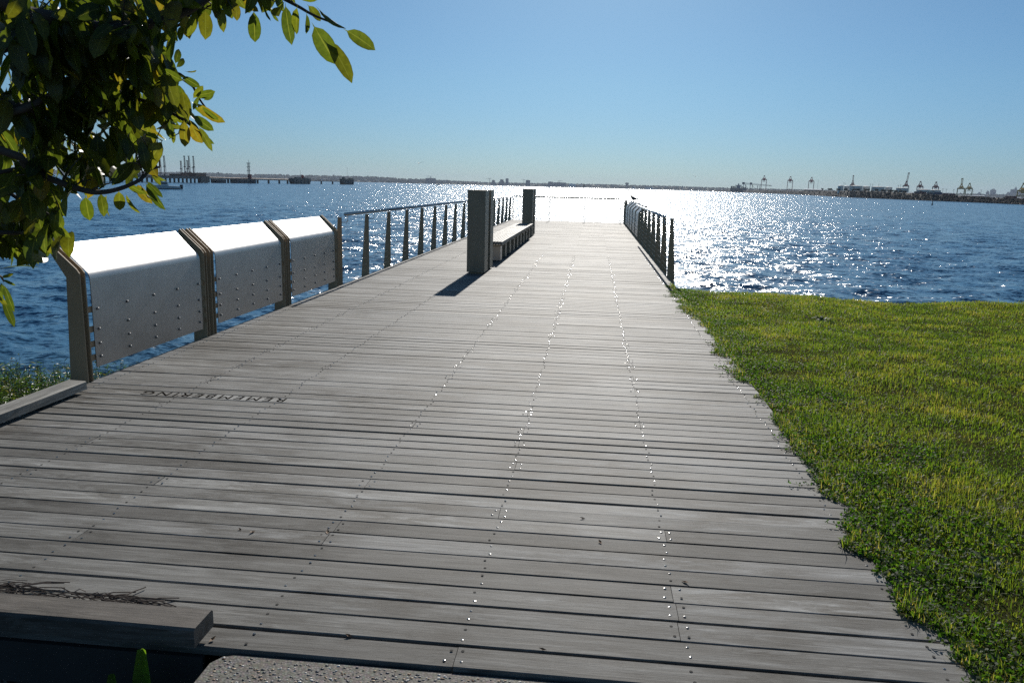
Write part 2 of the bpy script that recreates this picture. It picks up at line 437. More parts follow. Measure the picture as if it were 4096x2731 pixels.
# screws, two per joist and board
def screw_mesh():
    mb = MB(); n = 9; r0, r1 = .0050, .0021
    ring = [(r0*cos(2*pi*k/n), r0*sin(2*pi*k/n), .0006) for k in range(n)]; inn = [(r1*cos(2*pi*k/n), r1*sin(2*pi*k/n), .0011) for k in range(n)]
    low = [(r0*1.12*cos(2*pi*k/n), r0*1.12*sin(2*pi*k/n), -.002) for k in range(n)]
    b = len(mb.v); mb.v += ring+inn+low
    for k in range(n):
        j = (k+1) % n; mb.f.append((k, j, n+j, n+k)); mb.m.append(0); mb.f.append((2*n+k, 2*n+j, j, k)); mb.m.append(0)
    mb.f.append(tuple(n+k for k in range(n))); mb.m.append(1)
    return mb
sm = screw_mesh(); sme = None; far_screws = MB(); cnt = 0
hole = MB(); hole.v += [(.0062*cos(2*pi*k/9), .0062*sin(2*pi*k/9), .0009) for k in range(9)]; hole.f.append(tuple(range(9))); hole.m.append(0)
hme = None
for (a, b, y0, wd, rw) in boards:
    if y0 > 19: break
    for jx in JX:
        spots = []
        if a+.02 < jx < b-.02: spots = [jx+random.uniform(-.012, .012)]
        if abs(a-jx) < .02: spots.append(a+.025)
        if abs(b-jx) < .02: spots.append(b-.025)
        for sx in spots:
            for fy in (.24, .76):
                P = (sx+random.uniform(-.009, .009), y0+wd*fy+random.uniform(-.006, .006), .0012)
                tx, ty = random.gauss(0, .06), random.gauss(0, .06)
                is_hole = random.random() < .42
                if cnt < 299:
                    if is_hole:
                        if hme is None: o = hole.build('screw', MAT['dark'], deck); hme = o.data
                        else: o = link('screw', hme, deck)
                        o.location = (P[0], P[1], .0017)
                    else:
                        if sme is None: o = sm.build('screw', [MAT['screw'], MAT['dark']], deck); sme = o.data
                        else: o = link('screw', sme, deck)
                        o.location = (P[0], P[1], .0024); o.rotation_euler = (tx, ty, 0)
                    cnt += 1
                else:
                    n0 = len(far_screws.v); rot = Matrix.Rotation(tx, 3, 'X') @ Matrix.Rotation(ty, 3, 'Y')
                    for v in sm.v:
                        q = rot @ Vector(v); far_screws.v.append((q.x+P[0], q.y+P[1], q.z+.0024))
                    for f, m in zip(sm.f, sm.m): far_screws.f.append(tuple(n0+i for i in f)); far_screws.m.append(1 if is_hole else m)
tag(far_screws.build('far_screws', [MAT['screw'], MAT['dark']], deck), kind='stuff')

# joists, edge beams and piles under the boards
for jx in JX:
    mb = MB(); mb.box(jx-.04, 2.4, -.19, jx+.04, 38.0, -.036); mb.build('joist', MAT['under'], deck)
for x0, x1 in ((XL-.045, XL-.006), (XR+.004, XR+.045)):
    mb = MB(); mb.box(x0, 2.4 if x0 < 0 else 13.2, -.24, x1, 38.12, -.012); mb.build('edge_beam', MAT['plate'], deck)
mb = MB(); mb.box(XL, 38.14, -.24, XR, 38.18, -.012); mb.build('edge_beam', MAT['plate'], deck)
mb = MB(); mb.box(XL, 2.372, -.2, -1.3, 2.39, -.037); mb.build('edge_beam', MAT['under'], deck)
for yy in range(6, 39, 4):
    for x in (-3.4, -1.3, .9):
        if yy < 12 and x > 0: continue
        mb = MB(); mb.cyl((x, yy, -3.2), .14, 3.0, 10); mb.build('pile', MAT['under'], deck)
# dark slab added under the deck; its colour stands for shade in the gaps
mb = MB(); mb.box(XL+.02, 2.42, -.30, XR-.02, 37.9, -.2); mb.build('dark_gap_slab', MAT['under'], deck)

# carved word, read by people walking back
cu = bpy.data.curves.new('word', 'FONT'); cu.body = 'REMEMBERING'; cu.size = .12; cu.space_character = 1.32; cu.extrude = .0003; cu.offset = 0
to = bpy.data.objects.new('word_tmp', cu); COL.objects.link(to); bpy.context.view_layer.update()
wm = bpy.data.meshes.new_from_object(to.evaluated_get(bpy.context.evaluated_depsgraph_get()))
COL.objects.unlink(to); bpy.data.objects.remove(to)
wx = [v.co.x for v in wm.vertices]; wy = [v.co.y for v in wm.vertices]
sx = 1.12/(max(wx)-min(wx)); sy = .098/(max(wy)-min(wy))
for v in wm.vertices: v.co.x = (v.co.x-min(wx))*sx; v.co.y = (v.co.y-min(wy))*sy
wm.materials.clear(); wm.materials.append(plain('carved_dark', (.012,.010,.008), 1.0, spec=0))
wo_ = link('carved_word', wm, deck); wo_.rotation_euler = (0, 0, pi); wo_.location = (-2.235, YN+.1375*TEXT_ROW+.114, .0011)

# kerb timbers lying on the deck edges
def timber(name, x0, y0, z0, x1, y1, z1, mat, label, ax):
    mb = MB(); seg = 14; base = 0
    for i in range(seg+1):
        t = i/seg
        for (u, v) in ((0,0),(1,0),(1,.88),(.93,1),(.07,1),(0,.88)):
            j = random.uniform(-.0018, .0018); j2 = random.uniform(-.0018, .0018)
            if ax == 1: mb.v.append((lerp(x0, x1, u)+j, lerp(y0, y1, t), lerp(z0, z1, v)+j2))
            else: mb.v.append((lerp(x0, x1, t), lerp(y0, y1, u)+j, lerp(z0, z1, v)+j2))
    for i in range(seg):
        for j in range(6): p = i*6+j; q = i*6+(j+1) % 6; mb.f.append((p, q, q+6, p+6)); mb.m.append(0)
    mb.f.append(tuple(range(6))[::-1]); mb.f.append(tuple(seg*6+j for j in range(6))); mb.m += [0, 0]
    o = mb.build(name, mat); tag(o, label, 'kerb'); return o
timber('kerb_timber', -3.91, 1.2, .028, -3.755, 5.40, .092, MAT['kerb'], 'pale grey kerb timber along the left deck edge, above the weeds', 1)
timber('kerb_timber', -6.0, 2.325, .030, -1.30, 2.465, .100, MAT['beamx'], 'dark timber beam across the near left corner beside the concrete path', 0)
for x, yy in ((-3.83, 1.6), (-3.83, 3.3), (-3.83, 5.0)):
    mb = MB(); mb.box(x-.05, yy-.06, .001, x+.05, yy+.06, .027); mb.build('packer', MAT['dark'], deck)
for x in (-1.5, -2.6, -3.7):
    mb = MB(); mb.box(x-.06, 2.365, .001, x+.06, 2.44, .029); mb.build('packer', MAT['dark'], deck)
# perforated steel strip hanging in the dark below the beam
k = Nt('perforated_strip'); v = k.n('ShaderNodeTexVoronoi'); v.inputs['Randomness'].default_value = 0; v.inputs['Scale'].default_value = 40; k.l(k.pos(), v.inputs['Vector'])
k.bsdf(k.mix(k.ramp(v.outputs['Distance'], [(.25, 0), (.3, 1)]), (.01,.01,.01), (.12,.125,.115)), .6, .3)
mb = MB(); mb.box(-2.17, 2.40, -1.0, -2.07, 2.415, -.06); tag(mb.build('perforated_strip', k.m), 'perforated metal strip hanging in the dark below the near left beam', 'metal strip')

# twigs and needles caught behind the near beam
tw = plain('dry_twig', (.11,.085,.07), .8, scale=60)
mb = MB()
for i in range(110):
    x = random.uniform(-2.6, -1.62); y = 2.615+random.uniform(-.035, .035)*min(1, (-1.45-x)*1.4); a = random.gauss(0, .28); L = random.uniform(.04, .17); z = .006+random.uniform(0, .035)*min(1, (-1.5-x))
    c = random.uniform(-.012, .012)
    mb.tube([(x, y, z), (x+L*.5*cos(a), y+L*.5*sin(a)+c, z+random.uniform(0, .01)), (x+L*cos(a), y+L*sin(a), z*random.uniform(.5, 1))], random.uniform(.0014, .0027), 5)
tag(mb.build('fallen_twigs', tw, None), 'heap of dry brown twigs caught behind the near beam', kind='stuff')
mb = MB()
for (px, py) in ((960, 2120), (1395, 2545), (1010, 2130), (850, 2560), (2330, 2075), (2170, 2600), (2400, 2170), (2740, 2330), (1310, 2130)):
    d = ray(px, py); t = -EYE/d.z; P = Vector((0,0,EYE))+d*t
    a = random.uniform(0, 6); L = random.uniform(.012, .02)
    c, s_ = cos(a), sin(a)
    n0 = len(mb.v)
    for (u, v2, h) in ((-1,0,.004),(0,-.45,.007),(1,0,.010),(0,.45,.006),(0,0,.002)):
        mb.v.append((P.x+(u*c-v2*s_)*L, P.y+(u*s_+v2*c)*L, h))
    for q in ((0,1,4),(1,2,4),(2,3,4),(3,0,4)): mb.f.append(tuple(n0+i for i in q)); mb.m.append(0)
tag(mb.build('fallen_leaves', plain('dead_leaf', (.20,.11,.05), .7, scale=50)), 'small curled brown leaf scraps scattered on the boards', kind='stuff')

# ------------------------------------------------------------------ information panels
SH_T = .006
def sheet_mesh():
    L = 1.76
    prof = [(0, -.767), (0, -.06), (-.004, -.03), (-.014, -.006), (-.03, .014), (-.237, .217)]
    # local x: outward is negative, z measured from the bend at 0.865
    pts = [(x, z) for x, z in prof]
    mb = MB(); nseg = 1
    for yy in (0, L):
        for off in (0, 1):
            for i, (x, z) in enumerate(pts):
                a = pts[max(0, i-1)]; b = pts[min(len(pts)-1, i+1)]; t = Vector((b[0]-a[0], 0, b[1]-a[1])).normalized()
                nrm = Vector((t.z, 0, -t.x)); q = Vector((x, 0, z)) - nrm*SH_T*off
                mb.v.append((q.x, yy, q.z+.865))
    n = len(pts)
    for i in range(n-1):
        A, B, C_, D = i, n+i, 2*n+i, 3*n+i
        mb.f.append((A, C_, C_+1, A+1)); mb.f.append((B, B+1, D+1, D)); mb.f.append((A, A+1, B+1, B)); mb.f.append((C_, D, D+1, C_+1)); mb.m += [0]*4
    mb.f.append((0, n, 3*n, 2*n)); mb.f.append((n-1, 3*n-1, 4*n-1, 2*n-1)); mb.m += [0, 0]
    return mb
def plate_poly(y):
    # cranked post plate, inner edge at x = 0, outward negative
    return [(.012, y, -.14), (.012, y, .87), (-.012, y, .905), (-.228, y, 1.105), (-.250, y, 1.080), (-.098, y, .835), (-.135, y, 0), (-.14, y, -.14)]
def make_panel():
    t = thing('information_panel', 'x', 'information panel')
    o = sheet_mesh().build('panel_sheet', MAT['sheet'], t)
    md = o.data; md.polygons.foreach_set('use_smooth', [True]*len(md.polygons))
    for e_ in md.edges: pass
    try: md.set_sharp_from_angle(angle=R(35))
    except Exception: pass
    pm = None
    for yy in (-.145, -.085, 1.82, 1.87):
        if pm is None:
            mb = MB(); mb.prism(plate_poly(0), (0, .012, 0)); o = mb.build('post', MAT['plate'], t); pm = o.data
        else: o = link('post', pm, t)
        o.location = (0, yy, 0)
    bm_ = None
    for z in (.567, .404, .286, .177):
        for yy in (.062, .47, .885, 1.295, 1.705):
            if bm_ is None:
                mb = MB(); mb.tube([(0,0,0),(.008,0,0),(.013,0,0)], [.0115,.0108,.006], 10); o = mb.build('bolt', MAT['bolt'], t, True); bm_ = o.data
            else: o = link('bolt', bm_, t)
            o.location = (.0004, yy, z)
    tm = None
    for z in (.545, .385, .265, .155):
        for yy in (-.078, 1.755):
            if tm is None:
                mb = MB(); mb.box(-.016, 0, 0, -.009, .085, .05); o = mb.build('bracket', MAT['plate'], t); tm = o.data
            else: o = link('bracket', tm, t)
            o.location = (0, yy, z)
    return t
pan = make_panel()
def sloped(u, v, lift=.001):      # u along the panel, v up the slope 0..1
    a = Vector((-.034, 0, .018)); b = Vector((-.237, 0, .217)); p = a.lerp(b, v)
    nrm = Vector((.70, 0, .714)); p = p+nrm*lift; return Vector((p.x, u, p.z+.865))
etch = plain('etched_print', (.20,.20,.20), .6, .6)
etchp = plain('bright_print', (.75,.75,.74), .5, .2)
specs = [(5.80, 'nearest of the three folded steel panels on the left, half behind the fig leaves'),
         (7.90, 'middle of the three folded steel panels on the left deck edge'),
         (10.0, 'farthest folded steel panel on the left, beside the railing, etched with a map')]
pans = []
for i, (y0, lb) in enumerate(specs):
    o = pan if i == 0 else copy_tree(pan)
    o.location = (XL, y0, 0); o['label'] = lb; o['category'] = 'information panel'; o['group'] = 'folded steel information panels on the left'; pans.append(o)
for i, (o, cols) in enumerate(zip(pans, (((.12,.22),(.55,.64)), ((.15,.30),(.9,1.05)), ((.1,.3),(.42,.58),(.72,.9),(1.28,1.55))))):
    mb = MB()
    for (u0, u1) in cols:
        v = .88
        while v > .25+.2*random.random():
            e_ = u1-random.uniform(0, .3)*(u1-u0)
            x = u0
            while x < e_:
                wl = random.uniform(.006, .02); mb.poly([sloped(x, v-.016), sloped(min(e_, x+wl), v-.016), sloped(min(e_, x+wl), v), sloped(x, v)]); x += wl+.005
            v -= .042
    mb.build('etched_lines', etch, o)
mb = MB()
for i in range(16):      # the pale map shape on the farthest panel
    u = 1.02+.10*sin(i*.9)+.012*i-.08; v = .9-i*.052; r = random.uniform(.02, .045)
    mb.poly([sloped(u+r*random.uniform(.6,1.2)*cos(a), min(.96, max(.04, v+.11*r/.045*random.uniform(.6,1.2)*sin(a))), .0015+.00012*i) for a in np.linspace(0, 2*pi, 9)[:-1]])
mb.build('etched_map', etchp, pans[2])
ords = ['nearest of the five folded panels on the right edge, next to the railing', 'second nearest of the five folded panels on the right edge', 'middle one of the five folded panels on the right edge', 'fourth of the five folded panels on the right edge, below the bird', 'farthest of the five folded panels on the right edge, near the deck end']
first_r = None
for i in range(5):
    c = copy_tree(pan); c.rotation_euler = (0, 0, pi); c.location = (XR+.005, 25.35+1.80+i*2.06, 0)
    for ch in list(c.children):
        if ch.name.startswith('etched'): bpy.data.objects.remove(ch)
    c['label'] = ords[i]; c['group'] = 'folded steel information panels on the right'

# ------------------------------------------------------------------ railings
def taper_post(h=1.062, wb=.14, wt=.062, T=.012):
    return [(0, 0, -.16), (0, 0, h), (-wt, 0, h), (-wb, 0, 0), (-wb-.004, 0, -.16)]
CZ = [.10, .20, .31, .42, .53, .645, .77, .90]
def bracket(mb, sgn):
    mb.tube([(0, 0, .985), (sgn*.075, 0, .985), (sgn*.095, 0, 1.0), (sgn*.098, 0, 1.098)], .0065, 6)
rail = thing('railing', 'long left railing of tapered steel posts, thin cables and a round handrail', 'railing', (XL, 0, 0))
pme = bme = None
ysL = [12.12+1.512*i for i in range(18) if 12.12+1.512*i < 38.2]
for i, yy in enumerate(ysL):
    if pme is None:
        mb = MB(); mb.prism(taper_post(), (0, .012, 0)); o = mb.build('post', MAT['plate'], rail); pme = o.data
        mb = MB(); mb.prism(taper_post(1.10, .145, .09), (0, .03, 0)); o.data = None or o.data
    else: o = link('post', pme, rail)
    o.location = (0, yy, 0)
    if bme is None:
        mb = MB(); bracket(mb, 1); b_ = mb.build('handrail_bracket', MAT['pipe'], rail, True); bme = b_.data
    else: b_ = link('handrail_bracket', bme, rail)
    b_.location = (0, yy+.006, 0)
mb = MB(); mb.tube([(.098, 12.0, 1.115), (.098, 37.85, 1.115), (.2, 38.0, 1.115)], .0255, 12); mb.build('handrail', MAT['pipe'], rail, True)
for z in CZ:
    mb = MB(); mb.tube([(-.028, 12.13, z), (-.028, 38.0, z)], .0028, 4); mb.build('cable', MAT['cable'], rail)
    mb = MB(); mb.tube([(-.028, 12.13, z), (-.028, 12.26, z)], .0075, 6); mb.build('cable_end', MAT['bolt'], rail)
er = thing('railing', 'thin railing across the far end of the deck against the glitter', 'railing', (0, 38.06, 0))
mb = MB(); mb.tube([(XL+.2, -.06, 1.115), (XR-.2, -.06, 1.115)], .03, 10); mb.build('handrail', MAT['plate'], er, True)
for x in (-3.86, -2.09, -.42, 1.26):
    mb = MB()
    for dx in (-.03, .02): mb.prism([(x+dx, 0, -.15), (x+dx, 0, 1.06), (x+dx, .062, 1.06), (x+dx, .14, -.15)], (.018, 0, 0))
    mb.build('post', MAT['plate'], er)
    mb = MB(); mb.tube([(x, 0, .985), (x, -.06, .99), (x, -.06, 1.1)], .0065, 5); mb.build('handrail_bracket', MAT['pipe'], er)
for z in CZ:
    mb = MB(); mb.tube([(XL, .028, z), (XR, .028, z)], .0025, 4); mb.build('cable', MAT['cable'], er)
rr_ = thing('railing', 'right railing whose tapered steel posts overlap, ending above the lawn', 'railing', (XR+.005, 0, 0))
ysR = [15.02] + [16.52+1.5*i for i in range(6)]
for i, yy in enumerate(ysR):
    if i == 0:
        mb = MB(); mb.prism([(-x, y_, z) for x, y_, z in taper_post(1.09, .14, .06)][::-1], (0, .014, 0)); o = mb.build('post', MAT['plate'], rr_); o.location = (.012, yy, 0)
        continue
    if i == 1:
        mb = MB(); mb.prism([(-x, y_, z) for x, y_, z in taper_post(1.08)][::-1], (0, .012, 0)); o = mb.build('post', MAT['plate'], rr_); rpm = o.data
        mb = MB(); bracket(mb, -1); b_ = mb.build('handrail_bracket', MAT['pipe'], rr_, True); rbm = b_.data
    else: o = link('post', rpm, rr_); b_ = link('handrail_bracket', rbm, rr_)
    o.location = (0, yy, 0); b_.location = (0, yy+.006, 0)
b_ = link('handrail_bracket', rbm, rr_); b_.location = (0, 15.03, 0)
mb = MB(); mb.tube([(-.10, 14.95, 1.115), (-.10, 25.0, 1.115)], .0255, 12); mb.build('handrail', MAT['pipe'], rr_, True)
for z in CZ:
    mb = MB(); mb.tube([(.028, 15.04, z), (.028, 25.1, z)], .0028, 4); mb.build('cable', MAT['cable'], rr_)
for yy, lb in ((35.85, 'slim steel post just beyond the farthest right panel'), (37.75, 'steel post standing at the far right corner of the deck')):
    mb = MB(); mb.prism([(-x, y_, z) for x, y_, z in taper_post(1.10)][::-1], (0, .02, 0)); o = mb.build('post', MAT['plate']); o.location = (XR, yy, 0); tag(o, lb, 'post')

# ------------------------------------------------------------------ pillars and bench
def pillar(y0, y1, y2, y3, label):
    t = thing('steel_pillar', label, 'pillar', (-2.115, y0, 0), 0, 'square steel pillars at the ends of the bench')
    for a, b in ((y0, y1), (y2, y3)):
        mb = MB(); mb.box(-.165, a-y0, .035, .165, b-y0, 1.518); o = mb.build('column_box', MAT['pillar'], t)
        mb = MB(); mb.box(-.166, a-y0-.001, 1.500, .166, b-y0+.001, 1.522); mb.build('cap', MAT['pillar'], t)
        mb = MB(); mb.box(-.11, a-y0+.04, 0, .11, b-y0-.04, .0345); mb.build('plinth', MAT['plate'], t)
    mb = MB(); mb.box(-.165, y1-y0+.001, .035, -.155, y2-y0-.001, 1.50); mb.build('back_plate', MAT['pillar'], t)
    return t
pillar(14.3, 14.76, 15.06, 15.50, 'tall near steel pillar casting its shadow on the deck, before the bench')
pillar(25.5, 25.85, 26.3, 26.8, 'farther steel pillar at the far end of the slatted bench')
bench = thing('bench', 'long low bench of timber slats on dark steel boxes between two pillars', 'bench', (-2.14, 16.5, 0))
MAT['slat'] = wood_mat('bench_slat', (.23,.225,.21), (.09,.08,.07), .62, 1, .6, .3)
for s_ in range(3):
    for j in range(9):
        x = -.27+j*.0605
        mb = MB(); mb.box(x, s_*2.83, .39, x+.047, s_*2.83+2.80, .452); mb.build('slat', MAT['slat'], bench)
    mb = MB(); mb.box(-.24, s_*2.83+.02, .355, .24, s_*2.83+2.78, .388); mb.build('seat_frame', MAT['plate'], bench)
    for q in (.3, 1.25, 2.2):
        mb = MB(); mb.box(-.22, s_*2.83+q, .03, .19, s_*2.83+q+.30, .354); mb.build('support', MAT['sheet'] if (s_, q) == (0, .3) else MAT['pillar'], bench)  # front support: brighter steel stands for light thrown up from the deck

# ------------------------------------------------------------------ bird on the right panel
fe = plain('dark_feathers', (.035,.032,.03), .6, scale=30); bk = plain('bird_leg', (.25,.2,.12), .6)
B0 = Vector((XR+.24, 33.55, 1.085))
bird = thing('bird', 'dark bird perched on top of the right hand panels', 'bird', B0)
mb = MB()
bl = [(-.155,.0,.235,.012),(-.135,0,.238,.022),(-.118,0,.232,.030),(-.10,0,.21,.030),(-.085,0,.18,.035),(-.05,0,.145,.048),(0,0,.12,.052),(.05,0,.105,.042),(.095,0,.105,.024),(.13,0,.11,.014),(.20,0,.115,.008)]
mb.tube([b[:3] for b in bl], [b[3]*1.25 for b in bl], 10); mb.build('body', fe, bird, True)
mb = MB(); mb.tube([(-.148,0,.232),(-.166,0,.224),(-.178,0,.214)], [.008,.006,.002], 6); mb.build('beak', bk, bird)
for yy in (-.02, .022):
    mb = MB(); mb.tube([(.005, yy, .09), (-.005, yy, .05), (-.02, yy, 0)], [.014,.005,.004], 6); mb.tube([(-.02, yy, .004), (-.05, yy, .004)], .004, 5); mb.build('leg', bk, bird)
    mb = MB(); mb.tube([(-.06, yy*1.9, .165), (.0, yy*2.3, .135), (.09, yy*1.6, .115), (.15, yy*.6, .112)], [.012,.026,.016,.004], 8); mb.build('wing', fe, bird, True)
for (px, py, D) in ((1675, 654, 90), (2782, 707, 110)):
    P = far(px, py, D); mb = MB()
    mb.poly([(0,-.12,0),(0,.12,0),(-.5,.02,.16),(-.45,-.04,.15)]); mb.poly([(0,-.12,0),(.45,-.04,.17),(.5,.02,.18),(0,.12,0)]); mb.tube([(0,-.25,0),(0,0,.02),(0,.25,0)], [.01,.06,.01], 6)
    o = mb.build('flying_bird', fe); o.location = P; tag(o, 'tiny bird flying in the sky above the '+('left' if px < 2000 else 'right')+' half of the far shore', 'bird')
# ------------------------------------------------------------------ plants: materials
def leaf_mat(name, stops, trans, tmix=.45, rough=.35, spec=.5, attr=None, patch=None, rib=False):
    k = Nt(name)
    if attr: r = k.n('ShaderNodeAttribute', attribute_name=attr).outputs['Fac']
    else: r = island_rand(k)
    c = k.ramp(r, stops)
    n = k.noise(k.pos(), patch or 60, 3, .6)
    c = k.mix(1.0, c, k.ramp(n, [(.3, (.75,.75,.75)), (.7, (1.25,1.2,1.1))]), 'MULTIPLY')
    if rib:
        ra = k.n('ShaderNodeAttribute', attribute_name='rib').outputs['Fac']
        c = k.mix(k.ramp(ra, [(.03, .75), (.10, 0)]), c, (.10,.12,.04))
        c = k.mix(1.0, c, k.ramp(ra, [(.85, 1), (1, .7)]), 'MULTIPLY')
        sp = k.ramp(k.noise(k.pos(), 300, 2, .5), [(.64, 1), (.7, .6)]); c = k.mix(1.0, c, sp, 'MULTIPLY')
    b = k.bsdf(c, rough, 0, spec, out=False)
    t = k.n('ShaderNodeBsdfTranslucent'); k.l(k.mix(1.0, c, trans, 'MULTIPLY'), t.inputs[0])
    m = k.n('ShaderNodeMixShader'); m.inputs[0].default_value = tmix; k.l(b, m.inputs[1]); k.l(t.outputs[0], m.inputs[2]); k.l(m.outputs[0], k.out.inputs[0])
    return k.m
MAT['leaf'] = leaf_mat('fig_leaf', [(0, (.026,.044,.011)), (.5, (.040,.062,.013)), (.85, (.062,.078,.015)), (1, (.095,.082,.016))], (3.9, 3.5, 1.1), .5, .36, .4, rib=True)
MAT['grass'] = leaf_mat('grass_blade', [(0, (.024,.050,.010)), (.35, (.052,.082,.016)), (.7, (.080,.098,.022)), (.92, (.115,.108,.040)), (1, (.16,.135,.07))], (3.6, 3.7, 1.25), .6, .5, .35, attr='tint', patch=1.3)
MAT['weed'] = leaf_mat('weed_leaf', [(0, (.030,.065,.014)), (.6, (.050,.095,.022)), (.9, (.08,.11,.03)), (1, (.18,.14,.04))], (2.6, 2.8, 1.0), .45, .35, .5)
MAT['clover'] = leaf_mat('clover_leaf', [(0, (.020,.050,.010)), (.7, (.035,.078,.014)), (1, (.07,.10,.02))], (3.0, 3.3, .9), .55, .6, .25)
MAT['broad'] = leaf_mat('broad_weed_leaf', [(0, (.05,.085,.035)), (1, (.08,.12,.05))], (2, 2.4, .9), .4, .6, .15)
MAT['bark'] = plain('fig_bark', (.055,.045,.038), .85, scale=25)
MAT['twig'] = plain('bare_twig', (.12,.095,.07), .85, scale=25)

# ------------------------------------------------------------------ lawn grass (geometry, nobody could count it)
def tilt_frame(n, g, lean=.5):
    az = g.uniform(0, 2*pi, n); ln = np.abs(g.normal(0, lean, n))
    return az, ln
def blades(pts, g, h, wd, tint, lean=.55):
    n = len(pts); az, ln = tilt_frame(n, g, lean)
    hx, hy = np.cos(az), np.sin(az); fx = az+pi/2+g.normal(0, .5, n); wx, wy = np.cos(fx)*wd/2, np.sin(fx)*wd/2
    def at(t, k): # point along blade
        b = np.sin(ln*t*1.2)*h*t; z = np.cos(np.minimum(ln*t*1.1, 1.5))*h*t
        return pts[:, 0]+hx*b, pts[:, 1]+hy*b, pts[:, 2]+z
    x0, y0, z0 = at(0, 0); x1, y1, z1 = at(.55, 0); x2, y2, z2 = at(1, 0)
    V = np.stack([np.stack([x0-wx, y0-wy, z0], -1), np.stack([x0+wx, y0+wy, z0], -1),
                  np.stack([x1-wx*.8, y1-wy*.8, z1], -1), np.stack([x1+wx*.8, y1+wy*.8, z1], -1), np.stack([x2, y2, z2], -1)], 1).reshape(-1, 3)
    b = (np.arange(n)*5)[:, None]
    loops = (b+np.array([[0, 1, 3, 2, 2, 3, 4]])).ravel()
    st = (np.arange(n)[:, None]*7+np.array([[0, 4]])).ravel(); tt = np.tile([4, 3], n)
    return V, loops, st, tt, np.repeat(tint, 5)
def vnoise(x, y, f, seed):
    return np.array([noise.noise(Vector((a*f, b*f, seed))) for a, b in zip(x, y)])
def edge_x(y):      # the ragged left edge of the grass over the boards
    if np.ndim(y) == 0: return float(np.interp(y, EYS, EXS))
    return np.interp(y, EYS, EXS)
EYS = np.arange(0, 16, .02); EXS = np.array([1.35 + .16*noise.noise(Vector((q*.9, 4.2, 0))) + .13*noise.noise(Vector((q*3.1, 1.2, 0))) + .09*noise.noise(Vector((q*9.0, 7.7, 0))) for q in EYS])
def lawn_points(n, g):
    y = 1.6 + (13.9-1.6)*g.random(n)**1.25; x = 1.15 + g.random(n)*(y*.62+1.2)
    keep = (x > edge_x(y)) & (g.random(n) < .80+.9*(field(x, y, 2.1, 8.8)+.2)) & (y < 13.75+.25*np.sin(x*.9+.5)+.12*np.sin(x*2.3))
    x, y = x[keep], y[keep]
    gxs = np.arange(1.0, 12, .1); gys = np.arange(1, 15, .1)
    Z = np.array([[gz(max(a, 1.41), b) for a in gxs] for b in gys])
    ix = np.clip(((x-1.0)/.1).astype(int), 0, len(gxs)-1); iy = np.clip(((y-1)/.1).astype(int), 0, len(gys)-1)
    z = Z[iy, ix]; z = np.where(x < 1.43, .002, z)
    return x, y, z
def field(x, y, f, seed, lo=0, hi=16, step=.08):
    ax = np.arange(lo, hi, step); F_ = np.array([[noise.noise(Vector((a*f, b*f, seed))) for a in ax] for b in ax])
    ix = np.clip(((x-lo)/step).astype(int), 0, len(ax)-1); iy = np.clip(((y-lo)/step).astype(int), 0, len(ax)-1); return F_[iy, ix]
g = np.random.default_rng(11)
x, y, z = lawn_points(470000, g)
f1 = field(x, y, .9, 1.7); f2 = field(x, y, 3.2, 5.1); f3 = field(x, y, .35, 9.1)
dry = np.clip(.45+.14*f1+.26*f2+.12*f3+g.normal(0, .22, len(x)), 0, 1)
near = np.clip((x-edge_x(y))/.5, 0, 1)
dry = np.clip(dry*(.55+.45*near), 0, 1)
h = (.026+.026*g.random(len(x))**1.5)*(1+.9*f2+.5*f1)*np.where(g.random(len(x)) < .05, 1.7, 1); h = np.clip(h, .010, .095)
dry = np.where((near < .35) & (g.random(len(x)) < .25), .97, dry); dry = np.clip(dry-.55*np.clip(field(x, y, 2.6, 14.2), -.35, .35), 0, 1)
wd = .0026+.0016*g.random(len(x))+.0003*y
P = np.stack([x, y, z-.004], -1)
V, L, st, tt, col = blades(P, g, h, wd, dry, 1.25)
o = np_mesh('grass', V, L, st, tt, MAT['grass'], col=col); tag(o, 'thick short grass of the lawn, dry yellow patches among green', kind='stuff')
# low leafy cover spreading over the deck edge
def discs(pts, g, r, mat, name, n=5, lean=.6, parent=None, elong=1.0):
    N = len(pts); az = g.uniform(0, 2*pi, N); ti = g.normal(0, lean, N); ti2 = g.normal(0, lean, N)
    ux = np.stack([np.cos(az)*np.cos(ti), np.sin(az)*np.cos(ti), np.sin(ti)], -1)
    vx = np.stack([-np.sin(az)*np.cos(ti2), np.cos(az)*np.cos(ti2), np.sin(ti2)], -1)
    V = []
    for k_ in range(n):
        a = 2*pi*k_/n; V.append(pts+ux*(r*cos(a)*elong)[:, None]+vx*(r*sin(a))[:, None])
    V = np.stack(V, 1).reshape(-1, 3); L = np.arange(N*n)
    return np_mesh(name, V, L, np.arange(N)*n, np.full(N, n), mat, parent)
x, y, z = lawn_points(300000, g)
w_ = x-edge_x(y); f = field(x, y, 1.6, 3.3)
keep = g.random(len(x)) < np.clip(1.15-w_*1.5+f*1.3, 0, 1)*np.where(w_ < .9, 1, np.clip(f*3.2-.7, 0, 1))
x, y, z = x[keep], y[keep], z[keep]
P = np.stack([x-g.random(len(x))*.03, y, z+.008+.03*g.random(len(x))*np.clip(w_[keep]*5+.25, 0, 1)], -1)
o = discs(P, g, .0045+.005*g.random(len(x)), MAT['clover'], 'ground_cover', 5, .55); tag(o, 'dark green small leaved creeper covering the lawn edge beside the boards', kind='stuff')
